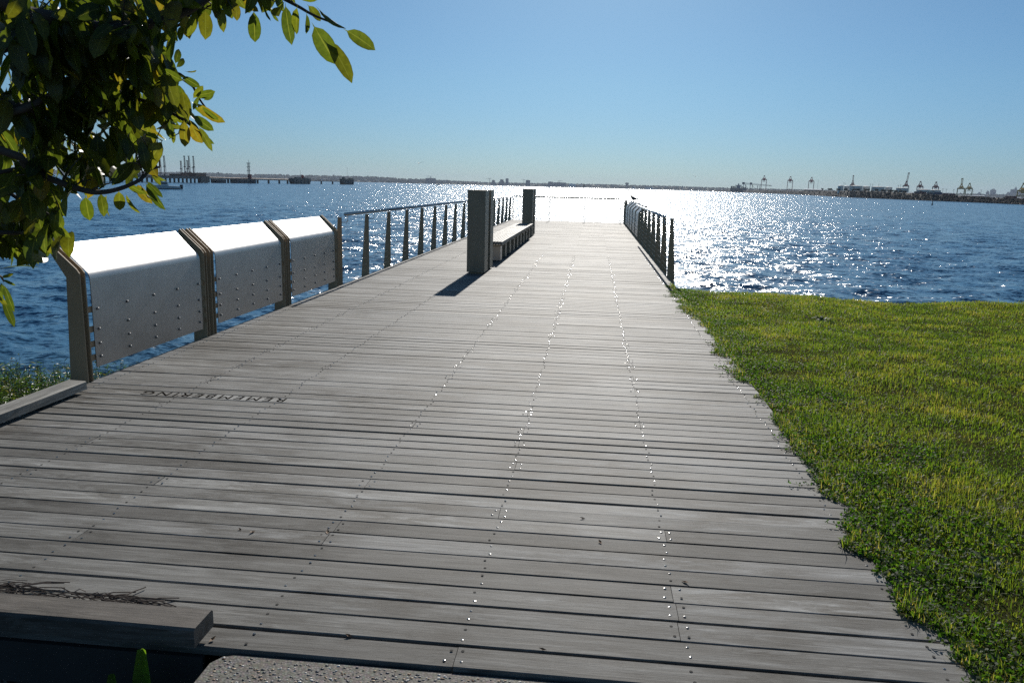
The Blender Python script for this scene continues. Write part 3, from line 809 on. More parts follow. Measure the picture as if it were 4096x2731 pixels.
# runners of creeper reaching over the boards
pr = []; rb = MB()
for y0 in (2.62, 3.55, 3.98, 4.5, 5.05, 5.9, 6.6, 7.3, 8.2, 9.2, 10.6, 11.9, 12.5, 12.75):
    for q in range(random.choice((1, 2, 3))):
        yy = y0+random.uniform(-.3, .3); x0 = float(edge_x(yy))+.08; L_ = random.uniform(.08, .24); a = pi+random.uniform(-.6, .6)
        pts = []
        for i in range(7):
            t = i/6; pts.append((x0+cos(a)*L_*t+random.uniform(-.008, .008), yy+sin(a)*L_*t+random.uniform(-.01, .01), .008+random.uniform(0, .008)))
        rb.tube(pts, .0014, 4)
        for p in pts:
            for m_ in range(5): pr.append((p[0]+random.gauss(0, .009), p[1]+random.gauss(0, .009), p[2]+random.uniform(0, .014)))
tag(rb.build('creeper_runners', MAT['twig']), 'thin creeper stems reaching from the lawn onto the boards', kind='stuff')
o = discs(np.array(pr), g, np.full(len(pr), .0065), MAT['clover'], 'creeper_leaves', 5, .6); tag(o, 'small leaves on the creeper stems reaching over the boards', kind='stuff')
# rosettes of broad leaved weed in the lawn
def long_leaf(mb, base, az, L, W, lift, droop, roll=0, mi=0, n=5):
    c, s_ = cos(az), sin(az); b0 = len(mb.v)
    for i in range(n+1):
        t = i/n; wv = W*sin(pi*min(1, .08+t*.92))**.7*(1-.25*t) if 0 < t < 1 else .0008
        r_ = L*t*cos(lift-droop*t); z = L*t*sin(lift-droop*t*1.2)
        cx_, cy_ = base[0]+c*r_, base[1]+s_*r_; ro = roll*t
        for sgn in (-1, 0, 1):
            mb.v.append((cx_-s_*wv*sgn*cos(ro), cy_+c*wv*sgn*cos(ro), base[2]+z+(abs(sgn)*wv*.3)+sgn*wv*sin(ro)))
    for i in range(n):
        for j in (0, 1):
            p = b0+i*3+j; mb.f.append((p, p+1, p+4, p+3)); mb.m.append(mi)
def rosette(px, py, sc, label, nl=9, seed=0):
    d = ray(px, py); t = (-.03-EYE)/d.z; P = Vector((0,0,EYE))+d*t; rs = random.Random(seed)
    th = thing('broadleaf_weed', label, 'weed', (P.x, P.y, -.03), 0, 'broad leaved weeds in the lawn')
    for i in range(nl):
        mb = MB(); long_leaf(mb, (0,0,0), 2*pi*i/nl+rs.uniform(-.3,.3), sc*rs.uniform(.7,1.2), sc*.13, rs.uniform(.6,1.15), rs.uniform(.5,1.1), rs.uniform(-.8,.8))
        mb.build('leaf', MAT['broad'], th, True)
rosette(3290, 1290, .17, 'small upright weed alone in the middle of the far lawn', 9, 1)
rosette(3960, 2255, .12, 'pale leaved weed tuft near the right edge of the photo, upper one', 9, 2)
rosette(3930, 2340, .11, 'pale leaved weed tuft just below the upper tuft at right', 8, 3)
rosette(3600, 2300, .09, 'pale leaf cluster hanging at the grass edge beside the boards', 5, 4)
rosette(3930, 2640, .10, 'pale weed tuft low in the right corner of the lawn', 8, 5)
rosette(3420, 1905, .07, 'little weed tuft in mid lawn a metre from the boards', 6, 6)

# ------------------------------------------------------------------ weeds on the bank at left
mb = MB(); rs = random.Random(5)
def weed(mb, bx, by, bz, H, nleaf, rs):
    ax, ay = rs.gauss(0, .10), rs.gauss(0, .10); pts = [(bx+ax*t*H*2, by+ay*t*H*2, bz+H*t) for t in (0, .35, .7, 1)]
    mb.tube(pts, [.0022, .0018, .0014, .0008], 3, 1, False)
    for i in range(nleaf):
        t = .15+.85*(i+rs.random()*.6)/nleaf; p = (bx+ax*t*H*2, by+ay*t*H*2, bz+H*t); az = rs.uniform(0, 2*pi)
        L = rs.uniform(.035, .075)*(1.15-.4*t); W = L*.13; li = rs.uniform(.1, .9); c, s_ = cos(az), sin(az); b0 = len(mb.v)
        mb.v += [p, (p[0]+c*L*.45-s_*W, p[1]+s_*L*.45+c*W, p[2]+L*.45*sin(li)), (p[0]+c*L, p[1]+s_*L, p[2]+L*sin(li)*.7), (p[0]+c*L*.45+s_*W, p[1]+s_*L*.45-c*W, p[2]+L*.45*sin(li)+.002)]
        mb.f.append((b0, b0+1, b0+2, b0+3)); mb.m.append(0)
for i in range(4200):
    y = rs.uniform(3.2, 7.9); x = -3.99-abs(rs.gauss(0, 1.5))*(1 if y > 5 else .8)
    if y > 7.2 and rs.random() < .5: continue
    weed(mb, x, y, gz(x, y)-.03, rs.uniform(.20, .46)*(1-.25*max(0, y-6.8)), rs.randint(9, 16), rs)
tag(mb.build('weeds', [MAT['weed'], MAT['twig']]), 'dense dark green weeds on the bank left of the kerb timber', kind='stuff')
mb = MB(); rs = random.Random(8)
db = thing('dead_branch', 'bare dead branch on the bank seen below the nearest steel panel', 'branch', (-4.35, 8.2, gz(-4.35, 8.2)))
for pts in ([(-.2,-.6,-.1),(-.05,-.1,.5),(.05,.5,.95),(.3,1.2,1.05)], [(.0,.2,.2),(.12,.2,.55),(.08,.25,1.1)], [(-.2,-.3,.1),(-.38,.1,.5),(-.3,.5,.75)], [(.05,.4,.9),(.12,.0,.55),(.20,-.3,.45)], [(.1,.7,1.0),(.3,.7,.8),(.4,.6,.62)],[(-.1,.0,.3),(.1,.5,.75),(.3,1.3,.85)]):
    mb = MB(); mb.tube(pts, [.014, .010, .006, .004][:len(pts)], 6); mb.build('twig', MAT['twig'], db, True)
# fern frond rising out of the dark beside the path
fr = thing('fern', 'bright green bird nest fern frond rising from the dark beside the path', 'fern', (-1.62, 2.18, -.95))
mb = MB()
def frond(mb, pts, W):
    b0 = len(mb.v)
    for i, p in enumerate(pts):
        w_ = W[i]; e = .006*((-1)**i)
        mb.v += [(p[0]-w_, p[1], p[2]+e), (p[0], p[1]+w_*.25, p[2]), (p[0]+w_, p[1]-.01, p[2]-e*.6)]
    for i in range(len(pts)-1):
        for j in (0, 1): q = b0+i*3+j; mb.f.append((q, q+1, q+4, q+3)); mb.m.append(0)
MAT['frond'] = leaf_mat('fern_frond', [(0, (.06,.12,.015)), (1, (.08,.15,.02))], (3.2, 3.2, 1.2), .5, .3)
for (tx, ty, px, py, W, H) in ((545, 2615, 0, 0, .034, 1), (425, 2715, 0, 0, .03, 1)):
    tip = at_y(tx, ty, 2.22) - Vector((-1.62, 2.18, -.95)); base = Vector((tip.x-.03, -.04, 0)); n = 9
    pts = []; Ws = []
    for i in range(n+1):
        t = i/n; p = base.lerp(tip, t); p.x += .02*sin(t*3); p.y += .03*t*t; pts.append(tuple(p)); Ws.append(W*(.35+.95*t)*(1 if i % 2 else .9) if i < n else W*.55)
    mb = MB(); frond(mb, pts, Ws); mb.build('frond', MAT['frond'], fr, True)

# ------------------------------------------------------------------ fig tree whose boughs hang in from the left
TR = Vector((-4.7, 1.9, -.6))
fig = thing('fig_tree', 'large leaved fig tree whose boughs hang into the upper left of the view', 'tree', TR)
mb = MB(); mb.tube([(0,0,-.2),(.05,.05,.8),(-.05,.15,1.8),(.1,.3,2.8),(.3,.4,4.2)], [.26,.21,.19,.16,.10], 12); mb.build('trunk', MAT['bark'], fig, True)
def leaf_tmpl(seed):
    r = random.Random(seed); n = 6; V = []; F = []; cv = r.uniform(.15, .75); fold = r.uniform(.1, .4); tw = r.uniform(-.5, .5); wav = r.uniform(0, .03)
    V += [(0, 0, 0)]
    for i in range(n+1):
        t = i/n; u = .14+.86*t; w_ = .195*sin(pi*min(1, .03+t*.95))**.62*(1.0-.1*(1-t)) if i < n else .004
        if i == 0: w_ = .012
        th = cv*t; x = .14+.86*t*cos(th*.6); z = -.86*t*sin(th)*.7; a = tw*t
        for s_ in (-1, 0, 1):
            V.append((x, s_*w_*cos(a), z+abs(s_)*w_*fold+s_*w_*sin(a)+wav*sin(i*2.1+s_)))
    F.append((0, 1, 2)); F.append((0, 2, 3)); 
    for i in range(n):
        for j in (0, 1): q = 1+i*3+j; F.append((q, q+3, q+4, q+1))
    return V, F
TM = [leaf_tmpl(s_) for s_ in range(6)]; TME = []
for V_, F_ in TM:
    me = bpy.data.meshes.new('leaf'); me.from_pydata(V_, [], F_); me.materials.append(MAT['leaf']); me.polygons.foreach_set('use_smooth', [True]*len(F_)); me.update(); RB = [0.0]+[v for _ in range((len(V_)-1)//3) for v in (1.0, 0.0, 1.0)]; at_ = me.attributes.new('rib', 'FLOAT', 'POINT'); at_.data.foreach_set('value', RB); TME.append(me)
def leaf_matrix(base, tip, roll, wide=1.0):
    d = tip-base; L = d.length; x = d.normalized(); up = Vector((0, 0, 1)) if abs(x.z) < .95 else Vector((0, 1, 0))
    y = up.cross(x).normalized(); z = x.cross(y)
    m = Matrix((x, y*wide, z)).transposed(); m = Matrix((x, y, z)).transposed() @ Matrix.Rotation(roll, 3, 'X')
    m = m.to_4x4(); m = m @ Matrix.Diagonal((L, L*wide, L, 1)); m.translation = base; return m
leaves = []   # (matrix, variant, priority)
def px_leaf(b, t, Y=2.95, wide=1.0, roll=None, dy=None):
    B_ = at_y(b[0], b[1], Y); T = at_y(t[0], t[1], Y+(random.uniform(-.05, .05) if dy is None else dy))
    x = (T-B_).normalized(); z = (Vector((0, 0, EYE))-B_); z = (z-x*z.dot(x)).normalized(); y = z.cross(x)
    m = Matrix((x, y, z)).transposed() @ Matrix.Rotation((pi/2-(roll or pi/2))*1.5+random.uniform(-.35, .35), 3, 'X'); L = (T-B_).length
    m = m.to_4x4() @ Matrix.Diagonal((L, L*wide, L*.8, 1)); m.translation = B_
    leaves.append((m, random.randrange(6), 0))
def limb(pts, r0, r1, depth):
    P_ = []
    for i, (a, b) in enumerate(pts):
        D = depth if not hasattr(depth, '__len__') else lerp(depth[0], depth[1], i/(len(pts)-1)); P_.append(at_y(a, b, D)-TR)
    # smooth
    Q = []
    for i in range(len(P_)-1):
        p0, p1, p2, p3 = P_[max(0, i-1)], P_[i], P_[i+1], P_[min(len(P_)-1, i+2)]
        for s_ in (0, .33, .66):
            Q.append(.5*((2*p1)+(p2-p0)*s_+(2*p0-5*p1+4*p2-p3)*s_*s_+(3*p1-p0-3*p2+p3)*s_**3))
    Q.append(P_[-1]); n = len(Q)
    mb = MB(); mb.tube(Q, [lerp(r0, r1, i/(n-1)) for i in range(n)], 7); mb.build('branch', MAT['bark'], fig, True)
    return [q+TR for q in Q]
root = (-900, 300)
LB = []
LB.append(limb([(-1400, -200), (-500, -120), (0, 0), (100, 55), (240, 80), (430, 117), (600, 98), (760, 40), (880, -30), (1000, -20)], .040, .006, (2.4, 3.0)))
LB.append(limb([(-500, 420), (0, 205), (110, 160), (210, 80), (320, -5)], .016, .006, (2.7, 3.0)))
LB.append(limb([(-700, 160), (0, 150), (130, 185), (250, 193), (400, 215), (530, 215), (575, 170), (605, 110), (640, -5)], .022, .005, (2.6, 3.1)))
LB.append(limb([(-600, 560), (0, 460), (150, 410), (260, 340), (340, 290), (385, 220)], .016, .004, (2.6, 2.9)))
LB.append(limb([(-600, 330), (0, 410), (120, 440), (250, 460), (350, 465), (440, 440), (490, 395)], .016, .004, (2.6, 3.1)))
LB.append(limb([(-800, 420), (0, 600), (100, 660), (200, 715), (330, 760), (400, 770), (480, 755), (560, 720), (600, 680), (640, 668)], .016, .004, (2.5, 2.9)))
LB.append(limb([(-600, 900), (0, 930), (100, 925), (145, 880)], .011, .004, (2.6, 2.9)))
LB.append(limb([(-400, 700), (0, 690), (120, 640), (200, 590), (260, 560)], .010, .003, (2.7, 2.95)))
LB.append(limb([(-300, 800), (0, 770), (80, 800), (150, 830), (200, 860), (250, 865)], .009, .003, (2.7, 2.85)))
LB.append(limb([(760, 40), (900, -60), (1050, -40), (1180, 20), (1250, 60), (1330, 92)], .010, .0035, (3.0, 2.95)))
LB.append(limb([(530, 215), (620, 290), (700, 290), (760, 330), (800, 400), (830, 440)], .009, .003, (3.05, 3.0)))
LB.append(limb([(430, 440), (560, 400), (680, 450), (760, 500), (800, 550)], .009, .003, (3.0, 3.0)))
LB.append(limb([(-500, 1150), (-100, 1120), (-10, 1100), (15, 1125)], .008, .003, (2.6, 2.8)))
LB.append(limb([(600, 100), (700, 110), (760, 60), (850, 20)], .007, .003, (3.1, 3.0)))
# leaves one can pick out along the silhouette: base -> tip in the photograph
for b, t, wd_, rl in (((1370,115),(1503,190),1.05,pi/2),((1245,88),(1338,247),1.1,pi/2),((1300,140),(1414,316),.8,pi/2+.4),((1262,25),(1375,130),.7,.5),((1225,15),(1292,86),1.1,pi/2),
    ((1140,5),(1157,173),.8,1.2),((1190,15),(1178,143),.9,1.4),((1225,45),(1232,141),.6,1.9),((1015,30),(1020,176),1.0,pi/2),((1050,5),(1075,88),.5,.7),((1075,20),(1108,92),.7,1.1),
    ((940,0),(948,77),1.0,1.4),((880,20),(893,123),.8,1.5),((860,30),(870,90),.9,1.3),((820,30),(824,152),1.1,1.5),((790,30),(752,158),.8,1.7),((735,50),(748,140),1.1,1.3),((1180,-20),(1262,8),.8,1.2),
    ((990,0),(1000,60),1.2,1.5),((960,-10),(1035,50),.9,1.5),((900,-20),(915,60),1.2,1.5),((1110,-30),(1120,40),1.1,1.5),
    ((698,262),(722,194),1.1,1.5),((700,275),(748,232),.9,1.4),((640,270),(722,330),1.1,1.5),((735,285),(785,290),.8,.8),((720,300),(800,352),1.0,1.3),((705,290),(690,345),.9,1.5),
    ((770,385),(862,373),1.1,1.2),((812,405),(857,370),1.2,1.6),((768,400),(812,345),1.0,1.5),((765,405),(835,490),.6,1.0),((770,400),(891,507),.75,1.4),((800,420),(870,488),.9,.9),((765,455),(848,524),1.0,1.5),
    ((750,470),(798,545),.9,1.4),((735,470),(742,590),1.0,1.5),((760,480),(800,590),1.15,1.5),((790,500),(845,592),.6,1.4),((770,500),(832,585),.8,1.2),((800,380),(770,440),.8,1.5),((620,330),(640,430),1.1,1.5),((655,335),(640,440),1.0,1.6),
    ((700,520),(690,575),.8,1.4),((680,480),(678,560),1.1,1.5),((570,330),(610,400),.9,1.5),((600,200),(612,345),.9,1.5),((640,190),(676,230),1.2,1.4),((590,150),(665,215),1.0,1.4),
    ((345,560),(330,700),1.05,1.5),((385,520),(400,665),1.2,1.55),((430,525),(455,690),1.3,1.5),((480,500),(500,660),1.05,1.5),((520,520),(545,610),1.0,1.4),((560,545),(590,690),.8,1.4),((600,560),(590,680),1.2,1.6),
    ((340,775),(355,884),1.4,1.5),((400,765),(420,860),1.0,1.5),((425,765),(428,872),.5,1.2),((330,665),(335,770),1.2,1.5),((475,755),(480,845),1.3,1.5),((500,765),(540,865),.6,1.2),((545,730),(585,810),.9,1.4),
    ((575,720),(650,840),.7,1.2),((560,735),(605,818),.7,1.0),((580,720),(645,785),.6,1.3),((600,690),(645,740),.8,1.5),((600,680),(648,735),.7,.9),((560,640),(585,595),.5,1.4),((470,690),(450,750),.9,1.5),((530,690),(520,620),.9,1.5),
    ((455,740),(475,660),.7,1.4),((500,735),(575,775),.8,1.5),((250,690),(300,785),1.2,1.5),((290,640),(300,720),1.1,1.5),((205,640),(175,740),1.1,1.5),((150,640),(145,770),1.2,1.5),((235,720),(240,800),1.0,1.5),((180,590),(250,610),.9,1.4),((230,600),(315,650),.6,1.2),((240,610),(280,650),.7,1.2),
    ((190,770),(250,860),.8,1.5),((200,770),(245,815),.7,1.3),((170,790),(245,865),.6,1.3),((190,870),(275,950),.75,1.5),((200,880),(238,965),.9,1.5),((185,860),(200,960),.9,1.4),((75,815),(70,930),1.2,1.5),((110,810),(120,900),1.1,1.5),((140,830),(170,880),.9,1.5),
    ((40,910),(20,1040),1.2,1.5),((85,940),(60,1045),1.1,1.5),((110,945),(108,1010),.9,1.5),((140,930),(125,1000),1.0,1.4),((160,950),(150,1037),1.1,1.5),((180,955),(200,1015),1.0,1.5),((150,935),(178,1030),.9,1.4),((20,930),(0,1020),1.0,1.5),((-20,900),(-10,1030),1.2,1.5),
    ((0,1110),(50,1100),.7,1.4),((5,1115),(62,1142),.6,1.3),((0,1120),(25,1200),.7,1.4),((10,1125),(55,1250),.55,1.4),((5,1180),(58,1305),.6,1.4),((-10,1170),(30,1240),.7,1.4),((-30,1120),(-5,1200),.9,1.5),
    ((620,40),(640,120),1.1,1.5),((700,140),(690,60),.8,1.5),((665,100),(700,160),1.1,1.5),((730,100),(715,150),.9,1.5)):
    px_leaf(b, t, random.uniform(2.8, 3.02), wd_, rl)
def inside(px, py, poly):
    c = False; j = len(poly)-1
    for i in range(len(poly)):
        (xi, yi), (xj, yj) = poly[i], poly[j]
        if (yi > py) != (yj > py) and px < (xj-xi)*(py-yi)/(yj-yi)+xi: c = not c
        j = i
    return c
P1 = [(-2500,-420),(1200,-420),(1150,-200),(1120,0),(900,40),(740,70),(700,130),(660,170),(665,230),(700,300),(760,330),(780,420),(800,480),(760,550),(690,560),(600,575),(520,560),(450,600),(380,600),(280,560),(240,610),(160,640),(-600,660),(-2500,900)]
P2 = [(-2500,500),(160,520),(330,560),(560,560),(610,640),(600,700),(430,760),(340,770),(240,760),(230,830),(150,880),(120,960),(-300,1000),(-2500,1200)]
P3 = [(700,-500),(1500,-400),(1250,-60),(1200,0),(1140,60),(1060,40),(960,45),(880,60),(740,90)]
def spray(C, n, Lr, pr, polys):
    """a twig end carrying n leaves round one point"""
    for _ in range(n):
        a = random.uniform(0, 2*pi); dn = random.gauss(-.85, .5)
        d = Vector((cos(a)*.8+.25, sin(a)*.8, dn)).normalized(); L = random.uniform(*Lr)
        B_ = C+Vector([random.gauss(0, .025) for _ in range(3)]); T = B_+d*L
        q = proj(T)
        if not any(inside(q[0], q[1], P_) for P_ in polys): continue
        leaves.append((leaf_matrix(B_, T, random.uniform(-1, 1), random.uniform(.85, 1.2)), random.randrange(6), pr))
tw_ = MB()
for Q in LB:
    n = len(Q)
    for i in range(n//4, n):
        q = proj(Q[i])
        if not -150 < q[0] < 1200: continue
        for _ in range(random.choice((1, 1, 2))):
            d = Vector((random.gauss(.2, .5), random.gauss(0, .5), random.gauss(.05, .5))).normalized()*random.uniform(.05, .16); C = Q[i]+d
            q = proj(C)
            if any(inside(q[0], q[1], P_) for P_ in (P1, P2, P3)):
                tw_.tube([Q[i]-TR, Q[i]+d*.55+Vector((0,0,.008))-TR, C-TR], [.003, .0022, .0015], 5)
                spray(C, random.randint(4, 6), (.105, .16), 1, (P1, P2, P3))
tag(tw_.build('thin_twigs', MAT['bark'], fig, True), kind='stuff')
rs = random.Random(21)
def fill(n, polys, yr, zr, pr):
    k_ = 0
    while k_ < n:
        C = Vector((rs.uniform(-6.2, 1.0), rs.uniform(*yr), rs.uniform(*zr))); q = proj(C)
        if C.x > 0 and C.z < 3.2: continue
        if any(inside(q[0], q[1], P_) for P_ in polys):
            spray(C, 6, (.11, .165), pr, polys); k_ += 1
fill(170, (P1,), (3.0, 3.7), (1.6, 3.7), 2)
fill(210, (P1,), (3.9, 5.6), (1.7, 5.0), 3)
fill(110, (P2,), (3.0, 3.8), (1.2, 2.3), 2)
P4 = [(-400,680),(240,800),(285,950),(205,1040),(0,1060),(-400,1120)]
fill(60, (P4,), (2.65, 3.2), (1.0, 2.0), 2)
fill(48, (P3,), (3.0, 3.5), (2.6, 3.6), 2)
leaves.sort(key=lambda l: l[2])
INV = Matrix.Translation(-TR)
for m_, v_, p_ in leaves[:299]:
    o = link('leaf', TME[v_], fig); o.matrix_local = INV @ m_
VV = []; FF = []
LO = []; ST = []; TT = []; nb = 0; nl = 0
for m_, v_, p_ in leaves[299:]:
    V_, F_ = TM[v_]; A = np.array(V_); Mm = np.array(INV @ m_); A = A @ Mm[:3, :3].T + Mm[:3, 3]; VV.append(A)
    for f in F_: LO.extend([i+nb for i in f]); ST.append(nl); TT.append(len(f)); nl += len(f)
    nb += len(V_)
o = np_mesh('foliage', np.concatenate(VV), LO, ST, TT, MAT['leaf'], fig, smooth=True, col=np.tile(RB, len(VV)), colname='rib'); tag(o, kind='stuff')
#
# ------------------------------------------------------------------ far shore, port and oil jetty
def Dshore(px): return table(px, [(-1200, 4800), (0, 5000), (2600, 5000), (2760, 4600), (2830, 3700), (3000, 2350), (3053, 2060), (3300, 1150), (3400, 900), (3700, 690), (4096, 540), (4600, 420), (5400, 330)])
def hor(px): return 742+.0257*(px-2048)
def wz(px, py, D): return far(px, py, D).z
def on(px, D, z=0.0):
    P = far(px, hor(px), D); P.z = z; return P
HT = [(-1200, 690), (0, 682), (325, 682), (460, 689), (620, 691), (700, 690), (800, 692), (880, 694), (1000, 699), (1100, 699), (1400, 706), (1510, 708), (1600, 714), (1800, 722), (1960, 729), (2050, 731), (2200, 733), (2376, 736), (2500, 739), (2700, 744), (2800, 748), (3000, 753), (3300, 760), (3700, 770), (4096, 780), (4600, 792)]
forest = plain('far_bush', (.035,.045,.028), .95, var=.4, scale=.02, spec=.1)
land = plain('far_land', (.06,.06,.045), .95, var=.3, scale=.01, spec=.1)
V = []; F = []; cols = list(range(-1300, 5301, 20)); rings = [0, 60, 250, 500, 750, 1100]
for cpx in cols:
    top = table(cpx, HT); D0 = 5000; zt = max(3, wz(cpx, top, D0+500)-4)
    for j, dd in enumerate(rings):
        zz = (-2.2, 1.5, .55*zt, .95*zt, zt, .4*zt)[j]*(1+.16*noise.noise(Vector((cpx*.012, dd*.01, 1)))) if j else -2.4
        P = on(cpx, D0+dd, zz); V.append(tuple(P))
nr_ = len(rings)
for i in range(len(cols)-1):
    for j in range(nr_-1): a = i*nr_+j; F.append((a, a+nr_, a+nr_+1, a+1))
me = bpy.data.meshes.new('far_hills'); me.from_pydata(V, [], F); me.materials.append(forest); me.update()
tag(link('far_hills', me), 'low hazy blue hills along the far shore', kind='structure')
# bush on the hills: clumps with uneven tops
rs = random.Random(31); mb = MB()
for i in range(5200):
    cpx = rs.uniform(-300, 4400); top = table(cpx, HT); dd = rs.uniform(20, 620); zt = max(3, wz(cpx, top, 5500)-4)
    zz = zt*min(1, dd/520)**.8; r = rs.uniform(6, 15)*(1 if cpx < 1800 else .6)
    P = on(cpx, 5000+dd, zz); hh = rs.uniform(3.5, 8)*(1 if cpx < 1800 else .6)
    if rs.random() < .04: hh *= 1.7; r *= .6
    n0 = len(mb.v); k_ = 5; a0 = rs.random()*6
    mb.v += [(P.x+r*cos(a0+2*pi*q/k_)*rs.uniform(.8,1.2), P.y+r*sin(a0+2*pi*q/k_)*rs.uniform(.8,1.2), P.z-3) for q in range(k_)]
    mb.v += [(P.x+.7*r*cos(a0+.4+2*pi*q/k_), P.y+.7*r*sin(a0+.4+2*pi*q/k_), P.z+hh*rs.uniform(.6,1)) for q in range(k_)]; mb.v.append((P.x, P.y, P.z+hh*1.15))
    for q in range(k_):
        w2 = (q+1) % k_; mb.f.append((n0+q, n0+w2, n0+k_+w2, n0+k_+q)); mb.f.append((n0+k_+q, n0+k_+w2, n0+2*k_)); mb.m += [0, 0]
tag(mb.build('far_woods', forest), 'dark tree clumps covering the far hills as one mass', kind='stuff')
hm = [plain('far_house_white', (.55,.53,.5), .8), plain('far_roof', (.22,.14,.11), .8), plain('far_house_grey', (.25,.25,.25), .8)]
mb = MB()
for i in range(420):
    cpx = rs.uniform(-200, 2900)*(1 if rs.random() < .8 else .6); top = table(cpx, HT); dd = rs.uniform(10, 480); zt = max(3, wz(cpx, top, 5500)-4); P = on(cpx, 5000+dd-14, zt*min(1, dd/520)**.8)
    W = rs.uniform(4, 10); H_ = rs.uniform(3, 5.5); rot = Matrix.Rotation(rs.uniform(0, 3), 3, 'Z'); mi = rs.choice((0, 0, 2))
    mb.box(P.x-W, P.y-W*.6, P.z, P.x+W, P.y+W*.6, P.z+H_, mi, rot); mb.box(P.x-W*1.03, P.y-W*.63, P.z+H_+.05, P.x+W*1.03, P.y+W*.63, P.z+H_+1.4, 1, rot)
tag(mb.build('far_houses', hm), 'hundreds of tiny pale houses scattered through the far hills', kind='stuff')
# larger buildings on the far shore
bb = plain('far_block', (.11,.11,.115), .7); bw = plain('far_white_roof', (.8,.8,.78), .35, var=.1); gl = plain('far_glass', (.05,.06,.07), .3)
def block(px0, px1, pyt, pyb, label, D=4960, mat=bb, name='building', setback=None):
    A = far(px0, pyb, D); B = far(px1, pyb, D); W = (B-A).length; z0 = min(A.z, 0)-1; z1 = far((px0+px1)/2, pyt, D).z
    c = (A+B)/2; t = thing(name, label, 'building', (c.x, c.y, z0), atan2(B.y-A.y, B.x-A.x)); H_ = z1-z0
    mb = MB()
    if setback: mb.box(-W/2, 0, 0, W/2, W*.6, H_*setback); mb.box(-W*.3, W*.05, H_*setback, W*.32, W*.5, H_)
    else: mb.box(-W/2, 0, 0, W/2, W*.6, H_)
    mb.build('wall', mat, t)
    nf = max(1, int(H_/6))
    mb = MB()
    for f_ in range(nf):
        z = H_*(f_+.35)/nf*(setback or .97)
        mb.box(-W*.46, -.35, z, W*.46, -.05, z+H_/nf*.4)
    tag(mb.build('window_band', gl, t)); mb = MB(); mb.box(-W*.2, W*.1, H_, W*.05, W*.3, H_+1.6); mb.build('roof_plant', mat, t)
    return t
block(1703, 1743, 713, 724, 'wide dark block far left of the near pillar on the far shore')
block(1964, 1983, 721, 735, 'small stepped block right above the near pillar on the far shore', setback=.6)
block(1996, 2018, 718.5, 735, 'stepped block just left of the tallest tower on the far shore', setback=.7)
block(2022, 2034, 714.5, 736, 'tallest slim tower of the buildings on the far shore')
block(2103, 2120, 721, 738, 'dark block right above the far pillar on the far shore')
block(2192, 2212, 727.5, 741, 'square block right of the far pillar on the far shore')
block(2213, 2264, 730.5, 742, 'long low block with flat roof right of the far pillar')
block(2275, 2301, 735.5, 740, 'hangar with a white roof shining on the airport shore', mat=bw)
block(2528, 2541, 748.5, 752, 'small white shed on the far shore above the right panels', mat=bw)
block(2582, 2611, 750.3, 752.5, 'long white shed on the far shore right of the bird', mat=bw)
# control tower
P = on(2507, 4980, -1); t = thing('control_tower', 'mushroom shaped control tower on the far shore left of the bird', 'control tower', P); h0 = wz(2507, 731, 4980)+1
mb = MB(); mb.cyl((0,0,0), 3, h0*.8, 10); mb.build('shaft', bb, t); mb = MB(); mb.tube([(0,0,h0*.62),(0,0,h0*.74),(0,0,h0*.9),(0,0,h0)], [3, 11, 12, 7], 12); mb.build('cab', gl, t)
def tower_crane(px, pyt, label, s_=1):
    D = 4990; P = on(px, D, 0); H_ = wz(px, pyt, D); t = thing('tower_crane', label, 'crane', P)
    mb = MB(); mb.box(-1, -1, 0, 1, 1, H_); mb.build('mast', bb, t); mb = MB(); mb.box(-26*s_, -1, H_, 12*s_, 1, H_+1.8); mb.build('jib', bb, t)
tower_crane(1722, 706.5, 'thin tower crane over the wide dark block at left'); tower_crane(1958, 715, 'thin tower crane left of the stepped blocks'); tower_crane(2095, 719, 'thin tower crane beside the block over the far pillar', .6); tower_crane(2236, 725, 'thin tower crane over the long low block', -.8)

# port land with its rock sea wall
rock = Nt('sea_wall_rock'); v_ = rock.n('ShaderNodeTexVoronoi'); rock.l(rock.pos(), v_.inputs['Vector']); v_.inputs['Scale'].default_value = .7
rock.bsdf(rock.mix(rock.ramp(v_.outputs['Distance'], [(.2, 0), (.7, 1)]), (.11,.095,.075), (.025,.022,.02)), .9, 0, .2)
TZ = [(2760, 1.2), (2830, 2.6), (2930, 4.2), (3053, 5.0), (3300, 4.9), (3500, 5.0), (3600, 4.0), (3733, 2.8), (4000, 1.45), (5400, 1.4)]
V = []; F = []; cols = list(np.arange(2740, 5400, 6))
rs = random.Random(4)
for cpx in cols:
    D0 = Dshore(cpx); zt = table(cpx, TZ)
    for j, (dd, f_) in enumerate(((-3, None), (0, 0.0), (2, .3), (4, .62), (6.5, .95), (9, 1.0), (60, 1.0), (900, .9), (3000, .9))):
        zz = -3.0 if f_ is None else -1.85+(zt+1.85)*f_ + (rs.uniform(-.35, .35) if 0 < f_ < 1 else 0) if f_ is not None else -3
        V.append(tuple(on(cpx, D0+dd*(1 if dd < 50 else 1), zz)))
for i in range(len(cols)-1):
    for j in range(8): a = i*9+j; F.append((a, a+9, a+10, a+1))
me = bpy.data.meshes.new('port_land'); me.from_pydata(V, [], F); me.materials.append(rock.m); me.materials.append(land); me.update()
for p in me.polygons:
    if p.index % 8 >= 6: p.material_index = 1
pl = link('port_land', me); tag(pl, 'reclaimed port land behind a dark rock sea wall', kind='structure')
